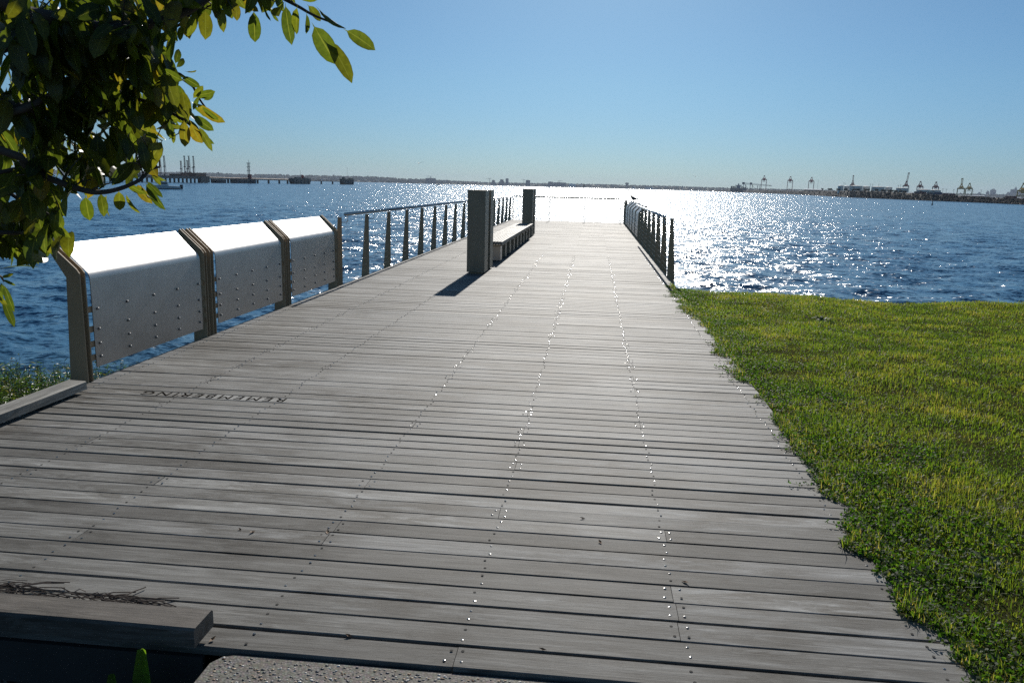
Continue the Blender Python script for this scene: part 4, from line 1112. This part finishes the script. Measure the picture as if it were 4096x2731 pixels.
# rocks standing proud on the nearer wall
mb = MB()
for i in range(3600):
    cpx = 3050+2350*rs.random()**.8; D0 = Dshore(cpx); f_ = rs.random(); zt = table(cpx, TZ); P = on(cpx, D0+f_*7, -1.8+(zt+1.75)*min(1, f_)); mb.blob(P, rs.uniform(.5, 1.3), rs.uniform(.5, 1.3), rs.uniform(.4, .9), i, 5, 3, .35)
tag(mb.build('sea_wall_rocks', rock.m, pl), kind='stuff')

# port machinery
red = plain('crane_red', (.42,.05,.04), .6); redd = plain('crane_dark_red', (.26,.035,.035), .6); yel = plain('crane_yellow', (.50,.38,.12), .6); gry = plain('gantry_grey', (.09,.10,.11), .6); wht = plain('tank_white', (.74,.72,.66), .55, var=.08, scale=.2)
def beam(mb, a, b, s_): mb.bar(a, b, s_, 4)
def sts_crane(px0, px1, py_beam, py_top, D, mat, label, boom=None, lean=0, zb=2, group='container cranes at the port'):
    c = on((px0+px1)/2, D, zb); A = on(px0, D); B = on(px1, D); W = (B-A).length; ang = atan2(B.y-A.y, B.x-A.x)
    Hb = wz((px0+px1)/2, py_beam, D)-zb; Ht = wz((px0+px1)/2, py_top, D)-zb
    t = thing('container_crane', label, 'crane', c, ang, group); s_ = W*.05+.42
    for x in (-W/2, W/2):
        for y in (0, W*1.3):
            mb = MB(); beam(mb, (x, y, 0), (x, y, Hb), s_); mb.build('leg', mat, t)
    for y in (0, W*1.3):
        mb = MB(); mb.box(-W/2-s_*.5, y-s_, Hb-s_*1.6, W/2+s_*.5, y+s_, Hb+s_*.6); mb.build('portal_beam', mat, t)
        mb = MB(); mb.box(-W/2, y-s_*.6, Hb*.20, W/2, y+s_*.6, Hb*.20+s_); mb.build('sill_beam', mat, t)
    for x in (-W/2, W/2):
        mb = MB(); beam(mb, (x, 0, Hb*.2), (x, W*1.3, Hb*.85), s_*.5); mb.build('brace', mat, t)
    boom_top = Ht if boom else None; Ha = Ht if not boom else wz((px0+px1)/2, boom, D)-zb
    for x in (-W*.36, W*.36):
        mb = MB(); beam(mb, (x, W*.2, Hb), (x*.12, W*.2, Ha), s_*.75); mb.build('apex_leg', mat, t)
    mb = MB(); mb.box(-W*.14, W*.1, Ha-s_, W*.14, W*.3, Ha+s_*1.2); beam(mb, (-W*.18, W*.2, lerp(Hb, Ha, .45)), (W*.18, W*.2, lerp(Hb, Ha, .45)), s_*.4); mb.build('apex_head', mat, t)
    mb = MB(); mb.box(-W*.22, W*.4, Hb+s_*.7, W*.22, W*1.1, Hb+s_*.7+W*.2); mb.build('machinery_house', mat, t)
    if boom:       # boom raised
        mb = MB(); x1 = lean
        for x in (-W*.10, W*.10):
            beam(mb, (x, -W*.05, Hb), (x+x1, -W*.25, Ht), s_*.55)
        for q in range(9): z = lerp(Hb, Ht, q/9); z2 = lerp(Hb, Ht, (q+1)/9); xx = x1*q/9; xn = x1*(q+1)/9; beam(mb, (-W*.1+xx, -W*.1, z), (W*.1+xn, -W*.1, z2), s_*.28)
        mb.box(-W*.16+x1, -W*.35, Ht-.6, W*.16+x1, -W*.1, Ht+.7); mb.build('boom', mat, t)
    else:          # boom down, pointing at the water
        mb = MB()
        for x in (-W*.12, W*.12): mb.box(x-s_*.4, -W*1.6, Hb+s_*.2, x+s_*.4, W*1.5, Hb+s_*1.2)
        mb.build('boom', mat, t)
        mb = MB(); mb.box(-W*.2, -W*.6, Hb-W*.32, W*.2, -W*.25, Hb-s_*1.2); mb.build('cab', mat, t)
        mb = MB(); mb.box(-W*.3, -W*.8, Hb-W*.52, W*.3, -W*.7, Hb-W*.45); mb.bar((-W*.2, -W*.75, Hb-W*.45), (-W*.1, -W*.7, Hb-s_), .12); mb.bar((W*.2, -W*.75, Hb-W*.45), (W*.1, -W*.7, Hb-s_), .12); mb.build('spreader', mat, t)
    mb = MB()
    for q in range(6): z = Hb*(.3+.11*q); mb.box(W/2+s_, -.4, z, W/2+s_+W*.10, .8, z+.35)
    mb.build('stair', mat, t)
    return t
sts_crane(3042.6, 3062, 717.5, 704.5, 2500, red, 'red portal crane standing over the long grey gantry at the port')
sts_crane(3146.7, 3166.7, 721.5, 707.5, 2500, red, 'middle one of the three tall thin legged red cranes')
sts_crane(3231, 3251.5, 724, 710.5, 2500, red, 'rightmost of the three tall thin legged red cranes')
sts_crane(3397, 3415, 739.5, 703.5, 1500, redd, 'crane with a raised banded boom rising behind the first white tanks', boom=724)
sts_crane(3608, 3630.5, 743, 692.5, 1450, redd, 'crane with the tallest raised boom, dark red, behind a white tank', boom=727, lean=2)
sts_crane(3664, 3687.5, 745, 727.5, 1450, redd, 'short dark red crane just right of the tallest raised boom')
sts_crane(3726, 3750, 747, 729.5, 1450, redd, 'second short dark red crane, behind the rightmost white tank')
sts_crane(3826, 3854, 753, 715.5, 1300, yel, 'yellow crane with its boom raised, right of the tanks', boom=738)
sts_crane(3859, 3885, 753, 735, 1300, yel, 'yellow crane with a bent frame beside the raised yellow boom')
sts_crane(4066, 4110, 762, 735.5, 1100, yel, 'yellow crane cut by the right edge of the photo')
# grey gantry with its long boom seen from the side
c = on(3000, 2400, 2); A = on(2969, 2400); B = on(3085, 2400); t = thing('ship_loader', 'long grey gantry with a level boom beside the moored ship', 'gantry', on(2969, 2400, 2), atan2(B.y-A.y, B.x-A.x)); W = (B-A).length; z0 = wz(2969, 736, 2400)-2; z1 = wz(3085, 745, 2400)-2
for f_ in (.03, .26, .52):
    for y in (0, 10):
        mb = MB(); mb.bar((W*f_, y, 0), (W*f_, y, lerp(z0, z1, f_)), 1.1); mb.bar((W*f_+6, y, 0), (W*f_+6, y, lerp(z0, z1, f_)), 1.0); mb.build('leg', gry, t)
for y in (0, 8):
    mb = MB()
    for o_ in (0, 3.2): mb.bar((0, y, z0+o_), (W, y, z1+o_*.5), .5)
    for q in range(22): a = q/22; b = (q+1)/22; mb.bar((W*a, y, lerp(z0, z1, a)+(3 if q % 2 else 0)), (W*b, y, lerp(z0, z1, b)+(0 if q % 2 else 3)), .3)
    mb.build('boom', gry, t)
mb = MB(); mb.box(-2, 0, z0-1, 5, 8, z0+5); mb.box(W*.24, 0, z0-1, W*.32, 8, z0+4.5); mb.build('machinery_house', gry, t)
for a, b in ((.06, .2), (.3, .44)):
    mb = MB(); mb.bar((W*a, 0, z0-1), (W*b, 0, z0*.35), .6); mb.build('brace', gry, t)
# ship
A = on(2921, 2600); B = on(2984, 2600); W = (B-A).length; t = thing('cargo_ship', 'dark laden cargo ship moored left of the grey gantry', 'ship', on(2921, 2600, -2), atan2(B.y-A.y, B.x-A.x)); zt = wz(2930, 744, 2600)+2
hull = plain('ship_hull', (.035,.035,.045), .6)
mb = MB(); mb.prism([(0,0,0),(W,0,0),(W*1.03,0,zt*.62),(-W*.01,0,zt*.62)], (0, 24, 0)); mb.build('hull', hull, t)
mb = MB()
for q in range(9):
    if 3 <= q <= 5: continue
    hh = zt*(.98 if q < 7 else .86); mb.box(W*q/9+.6, 1, zt*.62, W*(q+1)/9-.4, 22, hh)
mb.build('container_stack', plain('stack_grey', (.07,.06,.07), .7), t)
mb = MB(); mb.box(W*.36, 2, zt*.62, W*.64, 12, zt*1.05); mb.box(W*.28, 2, zt*1.05, W*.72, 9, zt*1.16); mb.box(W*.46, 3, zt*1.16, W*.54, 7, zt*1.4); mb.build('superstructure', plain('ship_house', (.22,.22,.23), .6), t)
# storage tanks
tank0 = None
TK = [(3348.5, 3371, 744, 'smallest leftmost white tank with an outside stair'), (3373, 3395, 745.5, 'second white storage tank from the left'), (3394, 3446, 744.5, 'wide white tank below the crane with the banded boom'), (3446.5, 3476, 747, 'white tank just right of the widest left tank'),
      (3482, 3536, 748.5, 'wide white tank in the middle of the row behind the trees'), (3537, 3566, 750, 'white tank right of the middle wide tank'), (3580.5, 3632, 753.3, 'white tank in front of the tallest dark red boom'), (3662, 3717, 760, 'low white tank below the short red crane'), (3717.5, 3761, 762, 'rightmost low white tank of the row')]
for i, (a, b, pt, lb) in enumerate(TK):
    D = 1020+(25 if i in (3, 5, 1) else 0)-(120 if i > 6 else 0); A = on(a, D); B = on(b, D); r = (B-A).length/2; c = on((a+b)/2, D, 2); H_ = wz((a+b)/2, pt, D)-2
    t = thing('storage_tank', lb, 'tank', c, 0, 'white oil storage tanks at the port')
    mb = MB(); mb.cyl((0,0,0), r, H_, 28); mb.build('shell', wht, t, False); mb = MB(); mb.tube([(0,0,H_+.02),(0,0,H_+.25),(0,0,H_+.9)], [r*1.01, r*1.01, r*.25], 28); mb.build('roof', wht, t)
    for q in (.35, .68): mb = MB(); mb.tube([(0,0,H_*q),(0,0,H_*q+.15)], [r*1.012, r*1.012], 28); mb.build('ring', plain('tank_ring', (.5,.48,.44), .6) if i == 0 and q == .35 else bpy.data.materials['tank_ring'], t)
    mb = MB()
    for q in range(9): aa = -pi/2-.9+q*.16; mb.box(r*1.03*cos(aa)-.5, r*1.03*sin(aa)-.5, H_*(1-q/9)-.4, r*1.03*cos(aa)+.5, r*1.03*sin(aa)+.2, H_*(1-q/9))
    mb.build('stair', gry, t)
# trees along the port road
for i, (a, top, sz, lb) in enumerate([(3288, 757, 10, 'dark pointed tree at the left end of the port trees'), (3318, 758, 16, 'low dark bush right of the pointed tree'), (3352, 757, 15, 'round tree in front of the smallest tank'), (3382, 758, 14, 'dark tree in front of the second tank'), (3412, 760, 18, 'wide bush in front of the widest left tank'),
        (3432, 759, 15, 'dark bush right of the widest left tank'), (3461, 760, 13, 'rounded dark tree between two left tanks'), (3474, 759, 10, 'small dark tree in the gap before the middle tank'), (3504, 760, 11, 'dark tree at the left part of the middle tank'), (3530, 763, 20, 'wide low tree below the middle tank'),
        (3560, 763, 22, 'widest spreading tree under the tank right of middle'), (3583, 766, 12, 'dark tree left of the tank with the tall boom'), (3601, 763, 11, 'rounded tree in front of the tank with the tall boom'), (3617, 763.5, 14, 'last round tree at the right end of the row')]):
    D = 905-(i*8); c = on(a, D, table(a, TZ)-.2); H_ = max(2.2, wz(a, top, D)-c.z); r = sz*D/3137/2
    t = thing('coastal_tree', lb, 'tree', c, 0, 'dark trees along the port sea wall'); rr3 = random.Random(i)
    mb = MB(); mb.bar((0,0,0), (0,0,H_*.5), .15, 5); mb.build('trunk', MAT['bark'], t); mb = MB()
    for q in range(9): mb.blob((rr3.uniform(-.6,.6)*r, rr3.uniform(-.5,.5)*r, H_*rr3.uniform(.45,.8)), r*.5, r*.5, H_*.26, q+i*20, 7, 5, .35)
    mb.build('crown', forest, t)
# containers and sheds
cr_ = [plain('container_red', (.22,.06,.05), .7), plain('container_blue', (.06,.09,.16), .7), plain('container_grey', (.12,.12,.13), .7)]
for (a, b, pt, pb_, mi, lb) in ((3655, 3676, 766, 772, 2, 'grey container left of the red one on the port wall'), (3676, 3704, 767, 773.5, 0, 'red container stack right of the low tank'), (3706, 3733, 770.5, 778, 2, 'grey container stack behind the channel marker'), (3736, 3767, 769, 778, 1, 'blue container stack right of the channel marker'), (3768, 3793, 778, 782, 0, 'low dark red container row on the port wall'), (3796, 3821, 775.5, 782.5, 0, 'dark red container stack left of the yellow cranes'), (4020, 4068, 785, 792, 0, 'red container row under the right hand yellow crane')):
    D = Dshore(a)+40; A = on(a, D); B = on(b, D); W = (B-A).length; zb = table((a+b)/2, TZ)*.98; H_ = max(1.5, wz((a+b)/2, pt, D)-zb)
    t = thing('shipping_container', lb, 'container', on(a, D, zb), atan2(B.y-A.y, B.x-A.x)); mb = MB(); mb.box(0, 0, 0, W, 2.6, H_); mb.build('box', cr_[mi], t)
    mb = MB()
    for q in range(1, 4): mb.box(W*q/4-.06, -.06, .1, W*q/4+.06, -.005, H_-.1)
    mb.build('ribs', cr_[2], t)
def shed(a, b, pt, D, lb):
    A = on(a, D); B = on(b, D); W = (B-A).length; zb = table((a+b)/2, TZ)*.95; H_ = max(1.0, wz((a+b)/2, pt, D)-zb)
    t = thing('shed', lb, 'shed', on(a, D, zb), atan2(B.y-A.y, B.x-A.x)); mb = MB(); mb.box(0, 0, 0, W, 14, H_*.7); mb.build('wall', bb, t)
    mb = MB(); mb.prism([(-.5,-.5,H_*.7),(-.5,15,H_*.7),(-.5,7,H_)], (W+1, 0, 0)); mb.build('roof', bw, t)
shed(3625, 3708, 771, 800, 'long low shed with a white roof on the sea wall below the tanks'); shed(3835, 3935, 781.5, 720, 'long pale low shed under the two yellow cranes'); shed(3215, 3290, 756.5, 1500, 'low pale shed below the rightmost thin legged crane')
shed(4058, 4080, 789, 620, 'small white roofed shed under the right hand yellow crane')
for (px, pt, D, lb) in ((3268, 720, 2000, 'tall thin lattice mast right of the three red cranes'), (3371, 731, 1100, 'lamp mast over the first tanks'), (3376, 734, 1100, 'second lamp mast over the first tanks'), (3477, 736, 1050, 'lamp mast left of the middle tank'), (3486, 737, 1050, 'lamp mast on the left part of the middle tank'), (3511, 737, 1050, 'lamp mast on the middle tank'),
        (3589, 742, 1000, 'lamp mast left of the tallest boom'), (3598, 740, 1000, 'lamp mast close left of the tallest boom'), (3768, 755, 900, 'lamp mast right of the last tank'), (3782, 757, 900, 'second lamp mast right of the last tank'), (3812, 758, 900, 'leaning lamp mast left of the yellow cranes'), (3921, 760, 900, 'thin mast right of the yellow cranes')):
    mb = MB(); P = on(px, D, 2); H_ = wz(px, pt, D)-2; mb.bar((0,0,0), (0,0,H_), .22 if D > 1500 else .12, 5); mb.box(-.7, -.3, H_-.3, .7, .3, H_); o = mb.build('lamp_mast', gry); o.location = P; tag(o, lb, 'mast')
# city skyline behind
cty = plain('skyline_tower', (.12,.12,.13), .6)
for i, (a, b, pt, lb, stp) in enumerate([(3785, 3802, 772, 'low skyline block left of the yellow cranes', None), (3895, 3908, 775, 'low skyline block just right of the yellow cranes', None), (3908, 3922, 768.5, 'square skyline block right of the yellow cranes', .8), (3941, 3955, 763, 'rounded top skyline tower left of the widest one', .85), (3957, 3981, 755.5, 'widest skyline tower with stepped top', .88), (3976, 3992, 776, 'low domed skyline block beside the widest tower', .7),
        (4002, 4018, 774, 'low skyline block between the widest tower and the spire', .6), (4021, 4041, 768, 'skyline block left of the spire group', .75), (4037, 4056, 757.5, 'skyline slab just left of the spire', None), (4052, 4063, 745.5, 'skyline tower with the pointed spire', .84), (4064, 4098, 764, 'skyline blocks at the right edge of the photo', .8)]):
    D = 6600; A = on(a, D); B = on(b, D); W = (B-A).length; H_ = wz((a+b)/2, pt, D)+2; t = thing('skyscraper', lb, 'skyscraper', on((a+b)/2, D, -2), atan2(B.y-A.y, B.x-A.x), 'city skyline beyond the port')
    mb = MB(); s_ = stp or 1; mb.box(-W/2, 0, 0, W/2, W*.8, H_*s_); 
    if stp: mb.prism([(-W*.32, W*.1, H_*s_), (W*.32, W*.1, H_*s_), (W*(.02 if 'spire' in lb and 'tower' in lb else .2), W*.1, H_), (-W*(.02 if 'spire' in lb and 'tower' in lb else .2), W*.1, H_)], (0, W*.5, 0))
    mb.build('wall', cty, t); mb = MB()
    for q in range(1, 6): mb.box(-W*.47, -.6, H_*s_*q/6, W*.47, -.05, H_*s_*q/6+H_*.04)
    mb.build('window_band', gl, t)

# ------------------------------------------------------------------ oil jetty at left
con = plain('wharf_concrete', (.13,.115,.10), .85, scale=.5); pip = plain('wharf_pipe', (.16,.09,.06), .7); arm = plain('arm_steel', (.12,.075,.07), .6)
JA, JB = on(560, 500), on(1395, 860)
def jp(px, z=0):      # point on the jetty line seen in the direction px
    d = ray(px, hor(px)); ux, uy = JB.x-JA.x, JB.y-JA.y; den = d.x*uy-d.y*ux; s_ = (JA.x*uy-JA.y*ux)/den; return Vector((d.x*s_, d.y*s_, z))
JANG = atan2(JB.y-JA.y, JB.x-JA.x); JX_, JY_ = Vector((cos(JANG), sin(JANG), 0)), Vector((-sin(JANG), cos(JANG), 0))
tr = thing('oil_jetty', 'long low trestle jetty on piles crossing the bay at left', 'jetty', (JA.x, JA.y, SEA), JANG)
def jx(px): return (jp(px)-jp(560)).dot(JX_) + (jp(560)-Vector((JA.x, JA.y, 0))).dot(JX_)
def jz(px, py): p = jp(px); return far(px, py, math.hypot(p.x, p.y)).z-SEA
mb = MB(); mb.box(jx(300), -1.5, 2.55, jx(1392), 1.5, 3.1); mb.build('deck', con, tr)
mb = MB(); mb.tube([(jx(300), -1.0, 3.5), (jx(1160), -1.0, 3.5)], .28, 6); mb.tube([(jx(300), .2, 3.6), (jx(1160), .2, 3.6)], .28, 6); mb.build('pipeline', pip, tr)
mb = MB()
for q in range(60): x = lerp(jx(300), jx(1392), q/60); mb.bar((x, -1.45, 3.1), (x, -1.45, 4.1), .05)
mb.bar((jx(300), -1.45, 4.1), (jx(1392), -1.45, 4.1), .05); mb.build('rail', gry, tr)
for px in (802, 820, 826, 880, 912, 1030, 1074, 1116.6, 1150, 1285, 1330):
    mb = MB(); mb.cyl((jx(px), 0, -2), .75, 4.6, 8); mb.build('pile', con, tr)
# main loading platform
pf = thing('loading_platform', 'wide dark loading platform on piles at the left end of the oil jetty', 'platform', (JA.x, JA.y, SEA), JANG)
x0, x1 = jx(380), jx(782)
mb = MB(); mb.box(x0, -9, 2.4, x1, 9, 4.0); mb.build('deck', con, pf)
for q in range(22): mb = MB(); mb.cyl((lerp(x0+1, x1-1, q/21), -7.5, -2), .6, 4.4, 7); mb.build('pile', con, pf)
mb = MB(); mb.box(jx(745), -9.6, 0.3, x1, -9.05, 4.2); mb.build('fender', con, pf)
mb = MB(); mb.box(jx(735), -8, 4.0, jx(778), 2, 6.1); mb.box(jx(690), -6, 4.0, jx(722), 2, 5.2); mb.build('pipe_rack', pip, pf)
mb = MB(); mb.tube([(x0, -8.8, 5.0), (x1, -8.8, 5.0)], .06, 4); mb.build('rail', gry, pf)
for px, pt, lb in ((622, 625, 'leftmost tall loading arm tower, half behind leaves'), (640, 625, 'second loading arm tower from the left'), (604, 668, 'short loading arm tower close to the leaves'), (656+51, 645, 'short twin loading arm left of the tall group'), (722, 625, 'left tower of the three tall loading arms together'), (733, 643, 'thin ladder tower between the tall loading arms'), (740, 625, 'middle tower of the tall loading arm group'), (758, 626, 'rightmost tower of the tall loading arm group')):
    H_ = jz(px, pt)-4.0; p = jp(px); t = thing('loader_tower', lb, 'loading arm', (p.x-JY_.x*3, p.y-JY_.y*3, SEA+4.0), JANG, 'loading arm towers on the oil jetty')
    mb = MB(); mb.bar((-.45, 0, 0), (-.18, 0, H_), .14); mb.bar((.45, 0, 0), (.18, 0, H_), .14)
    n = max(4, int(H_/1.6))
    for q in range(n): z = H_*q/n; z2 = H_*(q+1)/n; sg = 1 if q % 2 else -1; mb.bar((-.36*sg, 0, z), (.36*sg, 0, z2), .04)
    mb.build('tower', arm, t)
    mb = MB(); mb.bar((.15, -.4, H_*.95), (.95, -.4, H_*.35), .13); mb.bar((.95, -.4, H_*.35), (.7, -.4, H_*.08), .12); mb.build('arm', pip, t)
    mb = MB(); mb.box(-.7, -.5, H_*.45, .7, .3, H_*.45+.5); mb.box(-.5, -.5, H_-.3, .5, .3, H_+.2); mb.build('counterweight', arm, t)
def dolphin(a, b, pt, pb_, lb, top=None):
    x = jx(a); W = jx(b)-x; t = thing('dolphin', lb, 'dolphin', (*(JA+JX_*x-JY_*6).xy, SEA), JANG); H_ = max(2.2, jz((a+b)/2, pt))
    mb = MB(); mb.prism([(W*.06, 0, 0), (W*.94, 0, 0), (W, 0, H_*.45), (W, 0, H_), (0, 0, H_), (0, 0, H_*.45)], (0, 5, 0)); mb.build('cap', con, t)
    for q in range(4): mb = MB(); mb.cyl((W*(.15+.23*q), -.3, -2), .35, 2+H_*.8, 7); mb.build('fender_pile', gry, t)
    mb = MB(); mb.tube([(0, .2, H_+.9), (W, .2, H_+.9)], .05, 4)
    for q in range(6): mb.bar((W*q/5, .2, H_), (W*q/5, .2, H_+.9), .04)
    mb.build('rail', gry, t); return t, W, H_
dolphin(836, 871, 717, 731, 'square mooring dolphin left of the mast tower')
dolphin(914, 925, 718, 731, 'small mooring block close left of the mast tower platform')
dolphin(930, 970, 717, 731, 'longer mooring dolphin below and left of the mast tower')
t, W, H_ = dolphin(966, 993, 715, 732, 'mooring dolphin that carries the mast tower')
mt = thing('mast_tower', 'tall lattice mast tower with platforms on the oil jetty', 'mast', (*(jp(975)-JY_*4).xy, SEA+H_), JANG); Hm = jz(975, 640)-H_
mb = MB()
for x in (-.55, .55):
    for y in (-.55, .55): mb.bar((x, y, 0), (x*.8, y*.8, Hm*.85), .13)
for q in range(12): z = Hm*.85*q/12; sg = 1 if q % 2 else -1; mb.bar((-.5*sg, -.5, z), (.5*sg, -.5, z+Hm*.07), .07)
mb.build('frame', arm, mt); mb = MB(); mb.bar((0,0,Hm*.85), (0,0,Hm*1.0), .08); mb.bar((.5,0,Hm*.8), (.6,0,Hm*1.02), .05); mb.build('antenna', gry, mt)
for z in (.42, .62, .82): mb = MB(); mb.box(-1.3, -1, Hm*z, 1.1, 1, Hm*z+.3); mb.box(-1.3, -1, Hm*z+.8, 1.1, -.95, Hm*z+.9); mb.build('platform', gry, mt)
mb = MB(); mb.box(.8, -1, 0, 2.4, 1, 3.2); mb.build('cabinet', red, mt)
t, W, H_ = dolphin(1151, 1217, 713.5, 734, 'wide work platform with a red winch in the middle of the trestle')
mb = MB(); mb.box(W*.18, 1, H_, W*.45, 3, H_+1.0); mb.build('deck_gear', gry, t); mb = MB(); mb.box(W*.75, 1, H_, W*.95, 3, H_+.7); mb.build('deck_gear', gry, t); mb = MB(); mb.blob((W*.62, 2, H_+1.5), 1.6, 1.3, 1.6, 3, 8, 6, .1); mb.build('winch', red, t); mb = MB(); mb.bar((W*.5, 2, H_), (W*.5, 2, H_+6.5), .08); mb.build('lamp_post', gry, t)
t, W, H_ = dolphin(1354, 1394, 716, 738, 'last work platform at the right end of the trestle')
mb = MB(); mb.bar((W*.5, 2, H_), (W*.5, 2, H_+11), .08); mb.box(W*.5-.7, 1.7, H_+10.7, W*.5+.7, 2.3, H_+11); mb.build('lamp_post', gry, t)
mb = MB(); mb.box(W*.05, 1, H_, W*.2, 3, H_+1.6); mb.build('deck_gear', con, t); mb = MB(); mb.box(W*.7, 1, H_, W*.98, 3, H_+.9); mb.build('deck_gear', con, t)
P = jp(773, SEA+4); mb = MB(); hh = jz(773, 672)-4; mb.bar((0,0,0), (0,0,hh), .09); mb.box(-.7, -.2, hh-.1, .7, .2, hh+.2); o = mb.build('lamp_mast', gry); o.location = P; tag(o, 'thin lamp mast right of the tall loading arms', 'mast')
# gantry crane far behind the leaves
sts_crane(505, 560, 657, 640, 1200, gry, 'grey gantry crane half hidden behind the fig leaves at left', zb=-1, group='container cranes at the port')
# ------------------------------------------------------------------ boats and markers
bo = plain('boat_white', (.62,.62,.60), .4, var=.08); ob = plain('outboard_dark', (.06,.04,.04), .5)
A = far(600, 751, 240); B = far(722, 752, 240); t = thing('motor_boat', 'white cabin motor boat partly behind the hanging fig leaves', 'boat', (A.x, A.y, SEA), atan2(B.y-A.y, B.x-A.x)); W = (B-A).length
mb = MB(); secs = []
for i in range(9):
    f_ = i/8; hw = 1.25*min(1, (f_+.02)*2.6)**.6; zt = 1.15-.35*f_; xk = W*f_
    b0 = len(mb.v); mb.v += [(xk, -hw, zt), (xk, -hw*.8, .2), (xk, 0, -.15+.3*(1-f_)**3), (xk, hw*.8, .2), (xk, hw, zt)]
    if i: 
        for j in range(4): mb.f.append((b0-5+j, b0+j, b0+j+1, b0-4+j)); mb.m.append(0)
        mb.f.append((b0-5, b0-1, b0+4, b0)); mb.m.append(0)
mb.f.append(tuple(b0+j for j in range(5))); mb.m.append(0); mb.build('hull', bo, t)
mb = MB(); mb.prism([(W*.25,-.8,1.0),(W*.62,-.8,.9),(W*.58,-.7,2.0),(W*.38,-.7,2.05)], (0, 1.6, 0)); mb.build('cabin', bo, t)
mb = MB(); mb.box(W*.34, -.84, 1.35, W*.56, -.81, 1.8); mb.build('window', gl, t); mb = MB(); mb.tube([(W*.5,0,2.0),(W*.42,0,3.4)], .04, 4); mb.tube([(W*.38,-.6,2.0),(W*.45,-.6,2.5),(W*.6,-.6,2.5)], .04, 4); mb.build('mast', bo, t)
for y in (-.4, .4): mb = MB(); mb.box(W*.98, y-.22, .1, W*1.08, y+.22, 1.3); mb.build('outboard', ob, t)
def small_boat(px, D, wpx, lb, mat=ob, cab=True):
    A = on(px-wpx/2, D); B = on(px+wpx/2, D); W = (B-A).length; t = thing('small_boat', lb, 'boat', (A.x, A.y, SEA), atan2(B.y-A.y, B.x-A.x), 'small boats on the glittering water')
    mb = MB(); mb.prism([(W*.08,0,0),(W*.95,0,0),(W,0,W*.08),(W*.5,0,W*.07),(0,0,W*.12)], (0, W*.3, 0)); mb.build('hull', mat, t)
    mb = MB(); mb.box(W*.35, W*.05, W*.07, W*.6, W*.2, W*.2); mb.bar((W*.5, W*.1, W*.2), (W*.5, W*.1, W*(.45 if cab else .25)), W*.012)
    for q in (.18, .7, .85): mb.tube([(W*q, W*.12, W*.06), (W*q, W*.12, W*.17), (W*q, W*.12, W*.2)], [W*.025, W*.02, W*.012], 5)
    mb.build('cabin', mat, t)
small_boat(1752, 2000, 20, 'dark fishing boat left of the near steel pillar'); small_boat(2198, 1900, 16, 'pale small boat between the two pillars and the channel post', bo); small_boat(2516, 1500, 16, 'small dark boat left of the bird', ob, False); small_boat(2617, 1250, 22, 'small dark boat right of the bird')
for px, py, pt, D, lb in ((2335, 763, 738, 760, 'thin channel marker post standing in the brightest glitter'), (3733, 815, 779, 357, 'dark channel marker post in front of the port sea wall')):
    P = on(px, D, SEA); H_ = wz(px, pt, D)-SEA; t = thing('channel_marker', lb, 'marker post', P); r_ = .14 if D < 500 else .22
    mb = MB(); mb.bar((0,0,-1), (0,0,H_), r_, 6); mb.build('pole', ob, t); mb = MB(); mb.box(-r_*2.2, -.1, H_-.1, r_*2.2, .1, H_+.5); mb.build('topmark', gry, t); mb = MB(); mb.cyl((0,0,0), r_*2.2, .5, 8); mb.build('collar', ob, t)

# ------------------------------------------------------------------ the air
k = Nt('air'); k.t.nodes.remove(k.out); k.out = k.n('ShaderNodeOutputMaterial'); pv = k.n('ShaderNodeVolumePrincipled')
pv.inputs['Color'].default_value = (.70, .82, 1.0, 1); pv.inputs['Density'].default_value = 6e-5; pv.inputs['Anisotropy'].default_value = 0.1
k.l(pv.outputs[0], k.out.inputs['Volume'])
mb = MB(); mb.box(-9300, -150, -4.5, 9300, 9300, 95); o = mb.build('haze', k.m); tag(o, 'thin blue haze over the bay', kind='stuff')
